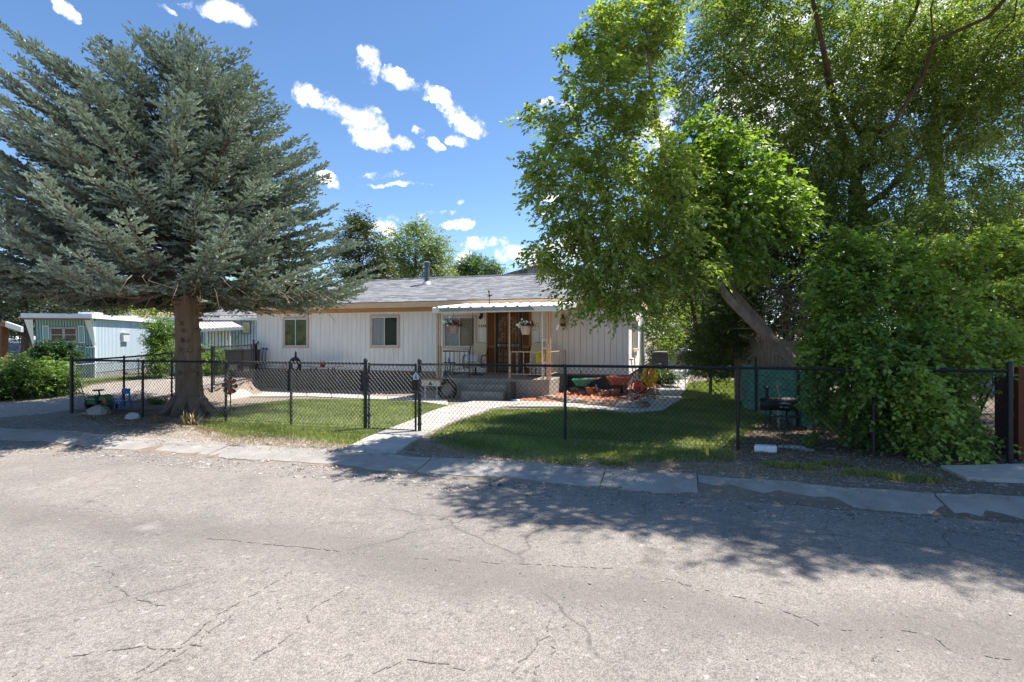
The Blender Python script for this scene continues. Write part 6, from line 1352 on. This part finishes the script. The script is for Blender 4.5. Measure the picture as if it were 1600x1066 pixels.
# box elder: trunk leaning to the left from behind the bushes
def px3(L): return [tuple(atd(*p)) for p in L]
be_leaf = leafmat('box_elder_leaf', (.115,.175,.03), (.40,.48,.13), .5)
tA = px3([(1300,640,10.4),(1272,598,10.4),(1220,545,10.3),(1170,498,10.2),(1140,468,10.1),(1112,430,10.0),(1085,380,9.9),(1062,320,9.8),(1045,270,9.7)])
tB = px3([(1140,468,10.1),(1135,430,10.2),(1128,390,10.3),(1120,330,10.3)])
tC = px3([(1045,270,9.7),(1025,180,9.6),(1012,80,9.5),(1008,10,9.4)])
tD = px3([(1062,320,9.8),(1030,300,9.6),(980,250,9.5),(930,210,9.5)]); tE = px3([(1085,380,9.9),(1040,400,9.7),(980,420,9.6),(920,430,9.6)])
lob = [plobe(*a) for a in ((985,50,9.4,62,55,.9,.9),(1040,30,9.5,40,50,.8,.5),(930,110,9.3,48,45,.8,1),(960,170,9.5,80,50,.9,1),(860,205,9.4,48,42,.7,1),(835,170,9.4,22,22,.4,.6),(895,270,9.4,80,36,.8,1),(840,285,9.4,30,24,.5,.7),
   (1000,260,9.8,85,60,1.1,1),(960,350,9.6,85,45,1,1.1),(900,340,9.5,40,40,.7,.8),(865,395,9.5,38,26,.6,.9),(950,415,9.7,70,42,.9,1.1),(1040,410,9.9,85,45,1.1,.9),
   (1065,340,9.1,35,50,.4,1.3),(1045,265,9.0,25,45,.4,1.2),(1095,415,9.3,28,20,.35,1.2),(985,462,9.6,48,26,.6,1),(925,465,9.5,40,20,.5,.9),(965,485,9.5,28,16,.4,.7),(905,440,9.5,30,22,.5,.8),(930,430,9.6,30,20,.5,.6))]
broadleaf('box_elder_tree', 'broadleaf tree with pale trunk leaning left over the lawn', 'tree', [tA,tC,tD,tE], [[.12,.11,.092,.086,.078,.06,.042,.032,.025],[.05,.04,.025,.012],[.045,.035,.025,.015],[.05,.04,.03,.015]], lob, 540, .11, 7, 9, .34, .105, .5, be_leaf, grey_bark, 31, up=.1, droop=.4, hang=.4, tip=.0045, sk_frac=.5)

tB = px3([(1262,640,11.6),(1235,560,11.5),(1190,505,11.2),(1150,460,11.0),(1135,420,10.9),(1128,370,10.9),(1120,310,10.9)])
lob = [plobe(*a) for a in ((1085,310,10.4,70,60,1,1),(1150,270,10.6,70,60,1.1,1),(1200,320,10.8,60,50,1,1),(1150,340,10.5,70,45,1,1),(1110,390,10.2,55,36,.8,1),(1090,430,10,30,18,.5,.8),(1170,410,10.6,40,30,.7,.8),(1115,225,10.6,50,40,.8,.8))]
broadleaf('maple_tree', 'second leaning tree with large drooping leaves between box elder and elm', 'tree', [tB], [[.075,.07,.065,.06,.05,.04,.03]], lob, 380, .14, 6, 8, .32, .12, .62, leafmat('maple_tree_leaf', (.08,.15,.025), (.30,.42,.09), .48), grey_bark, 36, up=.0, droop=.4, hang=.5, tip=.0045, sk_frac=.4)
# tall elm in two stems
el_leaf = leafmat('elm_leaf', (.08,.135,.032), (.34,.41,.135), .42)
eA = px3([(1345,600,14.6),(1343,500,14.5),(1342,420,14.4),(1341,340,14.3),(1338,290,14.2)]); eB = px3([(1338,290,14.2),(1322,230,14.0),(1305,180,13.8),(1290,110,13.5),(1280,20,13.2),(1275,-80,12.8)]); eC = px3([(1338,290,14.2),(1350,220,14.2),(1370,130,14.1),(1395,40,13.9),(1410,-80,13.4)])
eD = px3([(1341,330,14.3),(1385,300,14.2),(1430,250,14.0),(1480,190,13.6)]); eE = px3([(1322,240,14.0),(1270,190,13.5),(1200,140,13),(1130,90,12.4)]); eF = px3([(1350,220,14.2),(1300,140,12.5),(1270,0,11),(1240,-200,9.5)]); eG = px3([(1370,130,14.1),(1430,20,12.5),(1480,-150,10.5)])
lob = [plobe(*a) for a in ((1130,50,12.6,85,65,1.4,1),(1110,140,12.6,75,60,1.2,1),(1200,30,13,90,80,1.6,1),(1210,160,13.2,90,70,1.5,1),(1300,70,13.4,90,80,1.8,1),(1300,200,13.8,110,70,1.8,1),(1400,60,13.4,100,90,1.8,1),(1400,190,13.8,110,80,1.8,1),(1330,300,13.9,110,60,1.4,.9),(1200,260,13.4,90,60,1.3,.9),
   (1500,80,13.2,100,90,1.8,1),(1500,210,13.6,100,80,1.7,1),(1580,140,13,90,90,1.6,1),(1570,280,13.2,70,60,1.2,.9),(1450,330,13.6,110,60,1.4,1),(1530,380,13.2,80,45,1.1,.9),(1400,400,13.2,90,35,1,.8),(1640,60,12.8,70,90,1.5,.8),(1430,400,10.8,80,40,.9,1.3),(1530,395,10.6,80,50,.9,1.3),(1500,330,11,90,40,1,1),(1580,350,10.8,50,60,.9,1),(1280,290,13.6,70,50,1.3,1.1),(1250,340,13.2,60,50,1.1,1),(1330,220,13,60,40,1,1),(1370,360,11.5,60,36,.8,1))]
lob += [(3.2,10.6,8.9,1.7,1.6,1.0,1),(5.2,10.2,9.2,2.2,1.8,1.1,1),(7.8,10.2,9.2,2.3,2,1.2,1),(7.5,13,10.8,2.6,2.4,1.5,.8),(10,11.5,9,2.2,2.2,1.5,.8),(2.4,9.0,8.2,1.3,1.0,.6,2.2),(4.4,9.0,8.4,1.6,1.2,.7,2.2),(6.8,9.1,8.5,1.8,1.3,.8,2.2),(9.3,9.4,8.6,1.8,1.4,.8,2),(5.5,11,8.6,2.2,1.4,.9,1.5),(8.5,11,8.8,2,1.4,.9,1.5),(.2,10.2,8.4,1.0,1.0,.55,.7)]
broadleaf('elm_tree', 'tall elm tree with dark forked trunk behind the bushes', 'tree', [eA,eB,eC,eD,eE,eF,eG], [[.30,.26,.24,.23,.20],[.12,.10,.08,.06,.04,.02],[.12,.10,.07,.05,.03],[.10,.08,.06,.03],[.07,.055,.04,.02],[.08,.06,.04,.02],[.05,.035,.02]], lob, 2900, .17, 9, 12, .5, .09, .5, el_leaf, dark_bark, 32, up=-.05, droop=.25, hang=.35, tip=.0042, sk_frac=.35)
# second elm stem further right
sA = px3([(1470,560,16.5),(1468,450,16.4),(1465,340,16.2),(1463,230,16),(1462,150,15.6),(1455,40,15)]); sB = px3([(1463,230,16),(1510,170,15.4),(1560,120,15)])
lob = [plobe(*a) for a in ((1465,260,15.9,28,60,.5,1.2),(1466,350,16,26,40,.4,1),(1440,90,15.5,110,80,1.6,1),(1560,60,15,90,100,1.6,1),(1560,200,15.3,70,60,1.3,1),(1380,420,16,90,40,1,1),(1480,440,16,90,40,1,1))]
broadleaf('elm_tree', 'straight leafy elm stem right of the forked elm trunk', 'tree', [sA,sB], [[.24,.22,.2,.16,.1,.04],[.07,.05,.03]], lob, 620, .3, 8, 10, .5, .075, .5, el_leaf, dark_bark, 33, tip=.004, sk_frac=.3)

# maple-leaved shrubs over the fence
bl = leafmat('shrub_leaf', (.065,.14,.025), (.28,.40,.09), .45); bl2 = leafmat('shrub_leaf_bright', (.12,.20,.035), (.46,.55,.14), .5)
def stems(px, py, d, n, h, seed, spread=.5):
    rr = random.Random(seed); b = gp(px, py) if py > 560 else atd(px, py, d); out = []; R = []
    for i in range(n):
        a = rr.uniform(0, 2*pi); q = [Vector((b.x+.12*cos(a), b.y+.12*sin(a), gz(b.x,b.y)-.05))]
        for k in range(1, 5): q.append(q[0]+Vector((cos(a)*spread*k/4*(1+.3*k), sin(a)*spread*k/4, h*k/4)))
        out.append([tuple(v) for v in q]); R.append([.022,.018,.014,.010,.006])
    return out, R
t_, r_ = stems(1370, 690, 9.5, 6, 2.0, 3)
lob = [plobe(*a) for a in ((1325,475,8.5,50,45,.5,1),(1385,450,8.6,45,40,.5,.9),(1330,550,8.1,55,50,.5,1.1),(1400,540,7.9,60,45,.5,1.1),(1325,630,8.3,42,40,.4,1.1),(1385,635,7.9,55,40,.45,1.1),(1300,515,8.5,28,28,.35,.8),(1345,415,8.8,28,26,.4,.7),(1282,590,8.5,16,36,.3,.9),(1330,690,8.4,50,18,.3,1),(1390,690,7.9,50,18,.3,1),(1360,590,7.5,40,40,.25,1.2),(1420,410,8.8,28,22,.4,.6),(1295,455,8.9,20,20,.3,.6),(1310,415,9.2,22,24,.4,.7),(1365,385,9.3,26,20,.4,.6),(1275,530,8.8,12,20,.3,.6))]
rl = random.Random(8); lob += [plobe(rl.uniform(1262,1440), rl.uniform(365,430), rl.uniform(8.4,10), rl.uniform(8,18), rl.uniform(8,20), .25, .8) for _ in range(14)]+[plobe(rl.uniform(1262,1290), rl.uniform(440,690), rl.uniform(8.2,8.8), rl.uniform(7,15), rl.uniform(7,15), .2, .8) for _ in range(8)]
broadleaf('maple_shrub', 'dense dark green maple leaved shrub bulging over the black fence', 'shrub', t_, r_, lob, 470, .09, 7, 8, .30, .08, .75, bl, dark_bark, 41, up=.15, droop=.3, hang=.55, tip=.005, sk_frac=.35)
t_, r_ = stems(1500, 700, 9.5, 6, 2.0, 4)
lob = [plobe(*a) for a in ((1470,480,8.5,55,42,.5,1),(1545,465,8.8,55,40,.5,1.1),(1600,490,8.9,45,50,.5,1.2),(1480,560,7.8,55,50,.5,1.2),(1545,535,8.1,50,42,.5,1.1),(1440,650,7.5,45,36,.35,1.1),(1500,635,7.5,42,42,.4,1.1),(1465,700,7.35,60,16,.25,1),(1525,690,7.5,20,20,.25,.9),(1430,440,8.8,40,30,.4,.8),(1490,415,9.1,34,26,.4,.9),(1560,405,9.3,36,24,.4,1),(1605,430,9.2,30,26,.4,1),(1590,560,8.4,30,25,.3,.9),(1450,600,7.2,40,30,.2,1))]
lob += [plobe(rl.uniform(1440,1620), rl.uniform(365,425), rl.uniform(8.6,10), rl.uniform(8,20), rl.uniform(8,22), .25, .9) for _ in range(16)]
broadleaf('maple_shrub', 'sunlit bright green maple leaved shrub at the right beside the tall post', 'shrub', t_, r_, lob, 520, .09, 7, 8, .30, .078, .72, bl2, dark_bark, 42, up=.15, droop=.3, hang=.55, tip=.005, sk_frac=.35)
# the box elder's leafy suckers in front of its trunk, darker thicket behind
t_, r_ = stems(1215, 600, 14, 7, 3.2, 5, .9)
lob = [plobe(*a) for a in ((1190,400,13.5,80,70,1.2,1),(1280,390,13.5,80,70,1.2,1),(1250,470,13.6,90,50,1,1),(1140,470,14,50,70,.9,1),(1120,540,14,40,50,.7,1),(1300,540,12.5,60,60,.9,1),(1200,520,14.4,70,40,.8,.6))]
broadleaf('lilac_thicket', 'dark tangled thicket filling the gap behind the leaning trunk', 'shrub', t_, r_, lob, 620, .3, 6, 8, .4, .085, .6, leafmat('thicket_leaf', (.035,.075,.015), (.09,.15,.03), .35), dark_bark, 43, up=.3, droop=.15, hang=.2, tip=.0065, sk_frac=.8)
# bare brush in the thicket
rng = np.random.default_rng(5); mb = MB()
for i in range(420):
    p = np.array(atd(rng.uniform(1180,1330), rng.uniform(420,570), rng.uniform(11.2,13))); q = p+rng.normal(size=3)*np.array([.3,.2,.35]); w = (p+q)/2+rng.normal(size=3)*.05; mb.tube([p, w, q], [.006,.005,.003], 3, cap=False)
tag(mb.build('bare_brush', mat('bare_twigs', (.30,.23,.18), .9, .2)), 'tangle of bare brown twigs inside the dark thicket', 'brush', kind='stuff')
mb = MB(); b0 = atd(1405, 590, 8.45)
for i in range(60):
    p = np.array(b0); d = nrm(np.array([rng.normal()*.5-.25, rng.normal()*.4, -1.0])); st = rng.uniform(.12,.2)
    pts = [p]; 
    for k in range(4): d = nrm(d+rng.normal(size=3)*.45); pts.append(pts[-1]+d*st)
    mb.tube(pts, [.006,.005,.004,.003,.002], 4, cap=False)
tag(mb.build('dead_branch', mat('dead_twigs', (.42,.35,.30), .9, .2), None), 'pale dead branch hanging out of the shrub over the black fence', 'branch')

# greenery beyond the side path
def bush(name, label, px, py, d, lobes, n, leaf, m, seed, ns=6, nl=7, sl=.35, rad=.25, h=1.5, lw=.55, bk=None, group=None, cat='bush', **k):
    base = atd(px, py, d); gb = gz(base.x, base.y); st = [[(base.x,base.y,gb-.05),(base.x+.02,base.y,gb+h*.5),(base.x-.02,base.y,gb+h)]]
    return broadleaf(name, label, cat, st, [[.05,.04,.025]], [plobe(*a) for a in lobes], n, rad, ns, nl, sl, leaf, lw, m, bk or dark_bark, seed, tip=.006, sk_frac=.25, group=group, **k)
ylw = leafmat('yellow_green_leaf', (.10,.165,.03), (.26,.34,.07), .45); mid = leafmat('mid_green_leaf', (.05,.10,.02), (.13,.2,.045), .4)
bush('yellow_bush', 'sunlit yellow green bush between the air conditioner and side path', 1040, 560, 24, ((1030,500,24,35,40,1.2,1),(1060,540,23,35,22,1,1),(1020,545,25,20,25,.8,1),(1075,500,25,30,35,1,.8)), 260, .11, ylw, 51)
bush('ground_plants', 'low dark green plants at the foot of the air conditioner', 1030, 600, 19.2, ((1022,592,19.2,16,9,.35,1),(1040,590,19,16,10,.35,1)), 80, .07, mid, 56, sl=.2, rad=.12, h=.25)
bush('leafy_bush', 'mid green leafy bush right of the kettle grill', 1110, 570, 16.5, ((1108,535,16.5,30,38,.6,1),(1125,565,16,25,22,.5,1),(1090,560,17,20,18,.5,.8)), 190, .085, mid, 52)
t_ = [px3([(1102,590,17.5),(1094,550,17.5),(1086,500,17.4),(1078,460,17.2),(1070,420,17)]), px3([(1094,550,17.5),(1100,500,17.6),(1096,450,17.6)])]
broadleaf('young_tree', 'slim dark stemmed tree beside the kettle grill', 'tree', t_, [[.09,.08,.065,.05,.03],[.06,.05,.03]], [plobe(*a) for a in ((1060,430,17,60,45,1.2,1),(1110,420,17.4,60,50,1.2,1),(1040,470,17,40,25,.8,.7))], 260, .3, 6, 8, .4, .09, .5, mid, dark_bark, 53, sk_frac=.4)
t_ = [px3([(1150,590,15.5),(1148,500,15.4),(1140,420,15.2),(1135,330,15)])]
broadleaf('young_tree', 'dark straight stemmed tree just left of the leaning trunk', 'tree', t_, [[.12,.1,.08,.05]], [plobe(*a) for a in ((1140,360,15,70,60,1.2,1),(1170,430,15.4,60,50,1.1,1),(1230,320,15.3,60,60,1.2,1))], 300, .3, 6, 8, .4, .085, .5, mid, dark_bark, 54, sk_frac=.3)

# left side bushes
hedge = leafmat('hedge_leaf', (.075,.15,.03), (.22,.33,.08), .4)
bush('hedge_bush', 'bright green leafy bush against the silver fence at the far left', 20, 620, 14.6, ((-20,595,14.6,50,32,.8,1),(30,592,14.8,40,30,.7,1)), 300, .085, hedge, 61, sl=.25, rad=.2, h=.8)
bush('hedge_bush', 'second bright green bush nearer the black corner post', 75, 615, 15.2, ((72,592,15.2,34,26,.6,1),(95,600,15.4,14,14,.4,.6)), 200, .085, hedge, 62, sl=.25, rad=.18, h=.7)
bush('dark_shrub', 'dark green shrub in front of the teal trailer', 88, 575, 22.5, ((88,556,22.5,22,19,.8,1),(82,548,22.5,12,12,.5,.7)), 190, .11, leafmat('dark_shrub_leaf', (.02,.06,.02), (.05,.11,.035), .3), 63, sl=.25, rad=.2, h=.9)
bush('vine_bush', 'tall green vine bush on the silver fence left of the spruce trunk', 250, 585, 20, ((250,520,20,14,20,.5,1),(254,550,20,18,25,.5,1),(245,565,19.5,12,18,.4,.8),(300,560,20,20,20,.5,.6)), 240, .085, hedge, 64, sl=.3, rad=.18, h=1.2)
bush('vine_bush', 'tangled green bush right of the spruce trunk before the pale trailer', 325, 590, 22.5, ((318,570,22.5,14,18,.5,1),(340,565,23,20,18,.6,1),(365,560,25,12,12,.5,.5)), 170, .09, hedge, 65, sl=.3, rad=.18, h=1.0)
blades('weed_tuft', [(p.x+.25*cos(a), p.y+.18*sin(a)) for p in [gp(245,622)] for a in np.arange(0,6.2,.7)], 260, .16, 'green weeds in the shade left of the spruce trunk')
blades('weed_tuft', [(p.x+.14*cos(a), p.y+.10*sin(a)) for p in [gp(243,660)] for a in np.arange(0,6.2,.7)], 120, .13, 'sparse dry weeds in the dirt before the second post', dry_m)
blades('weed_tuft', [(p.x+.16*cos(a), p.y+.12*sin(a)) for p in [gp(297,664)] for a in np.arange(0,6.2,.7)], 60, .24, 'tall dry stalks before the foot of the spruce', dry_m, .35)

# background trees
def far_tree(name, label, px, d, py_base, lobes, n, leaf, m, seed, cat='tree', h=None, tr=.3, **k):
    b = atd(px, py_base, d); b.z = -.13; top = atd(px, lobes[0][1], d)
    t_ = [[tuple(b), (b.x+.1,b.y,top.z*.35), (b.x-.1,b.y,top.z*.7), tuple(top)]]
    a_ = dict(rad=.5, ns=6, nl=7, sl=.9, lw=.55); a_.update({q: k.pop(q) for q in list(k) if q in a_})
    return broadleaf(name, label, cat, t_, [[tr,tr*.8,tr*.5,tr*.15]], [plobe(*a) for a in lobes], n, a_['rad'], a_['ns'], a_['nl'], a_['sl'], leaf, a_['lw'], m, dark_bark, seed, tip=.014, sk_frac=.5, twig=False, **k)
pine_l = leafmat('pine_leaf', (.035,.06,.015), (.13,.14,.045), .2); elm_far = leafmat('far_elm_leaf', (.11,.15,.045), (.25,.31,.11), .4); round_l = leafmat('far_round_leaf', (.07,.12,.035), (.15,.22,.07), .35)
far_tree('pine_tree', 'tall narrow dark pine tree behind the left half of the roof', 562, 40, 560, ((562,375,40,24,30,1.2,1),(558,350,40,16,14,.8,.9),(545,400,40,22,28,1,1),(590,415,40,22,24,1,1.1),(570,430,40,40,18,1.2,1.1),(600,385,40,14,12,.6,.5)), 330, .2, pine_l, 71)
far_tree('elm_tree', 'pale yellow green elm tree behind the flue pipe', 650, 46, 560, ((640,385,46,48,28,2.4,1),(620,420,46,36,22,2,.9),(680,395,46,24,26,1.6,1),(690,425,46,24,18,1.6,1),(655,425,46,40,18,2,.9),(655,360,46,24,12,1.2,.6)), 420, .2, elm_far, 72)
far_tree('round_tree', 'small round green tree on the skyline right of the flue', 745, 62, 560, ((740,415,62,20,15,1.4,1),(722,424,62,16,12,1.3,1),(768,422,62,14,11,1.1,1),(748,428,62,30,8,1.4,1)), 220, .24, round_l, 73)
bright = leafmat('bright_far_leaf', (.13,.2,.03), (.32,.42,.09), .45)
far_tree('bright_tree', 'bright yellow green tree behind the pale trailer roof', 340, 40, 560, ((345,462,40,55,20,2,1),(300,470,40,35,20,1.8,1),(385,466,40,35,18,1.6,1),(255,478,40,30,12,1.4,.8),(415,470,41,30,14,1.4,.8)), 430, .19, bright, 74)
far_tree('green_tree', 'mid green tree behind the teal trailer roof', 130, 42, 560, ((120,470,42,50,25,2,1),(175,478,42,40,14,1.8,1),(70,465,42,40,30,2,1),(20,470,42,50,30,2,1)), 430, .2, mid, 75)
con = leafmat('conifer_leaf', (.05,.085,.045), (.14,.19,.13), .15)
far_tree('conifer_tree', 'dusty green conifer behind the carport at the far left', 40, 30, 560, ((40,440,30,45,40,1.6,1),(90,470,30,40,25,1.4,1),(-20,450,30,50,50,1.6,1),(20,500,30,50,22,1.4,.8)), 430, .16, con, 76)
far_tree('dark_tree', 'dark hedge like tree beyond the gap between carport and trailer', 30, 52, 560, ((30,520,52,60,14,2,1),(-40,510,52,50,20,2,1)), 200, .25, pine_l, 77)
dk = leafmat('far_dark_leaf', (.04,.075,.02), (.11,.16,.045), .35)
far_tree('background_tree', 'leafy tree behind the house seen left of the leaning trunk', 1040, 34, 560, ((1030,450,34,60,40,2,1),(1000,490,34,40,25,1.6,.8),(1080,470,33,50,50,2,1)), 380, .17, mid, 78)
far_tree('background_tree', 'tall background tree behind the dark thicket', 1230, 27, 560, ((1220,430,27,90,70,2.4,1),(1300,480,27,80,60,2.2,1),(1160,500,27,60,50,2,1),(1250,350,28,80,50,2,.7)), 560, .15, dk, 79)
far_tree('background_tree', 'background tree behind the second elm stem at the right', 1430, 25, 560, ((1420,450,25,90,55,2.2,1),(1500,480,25,70,50,2,1),(1380,520,25,80,45,2,1),(1560,510,16,40,40,.8,.7)), 520, .14, dk, 80)
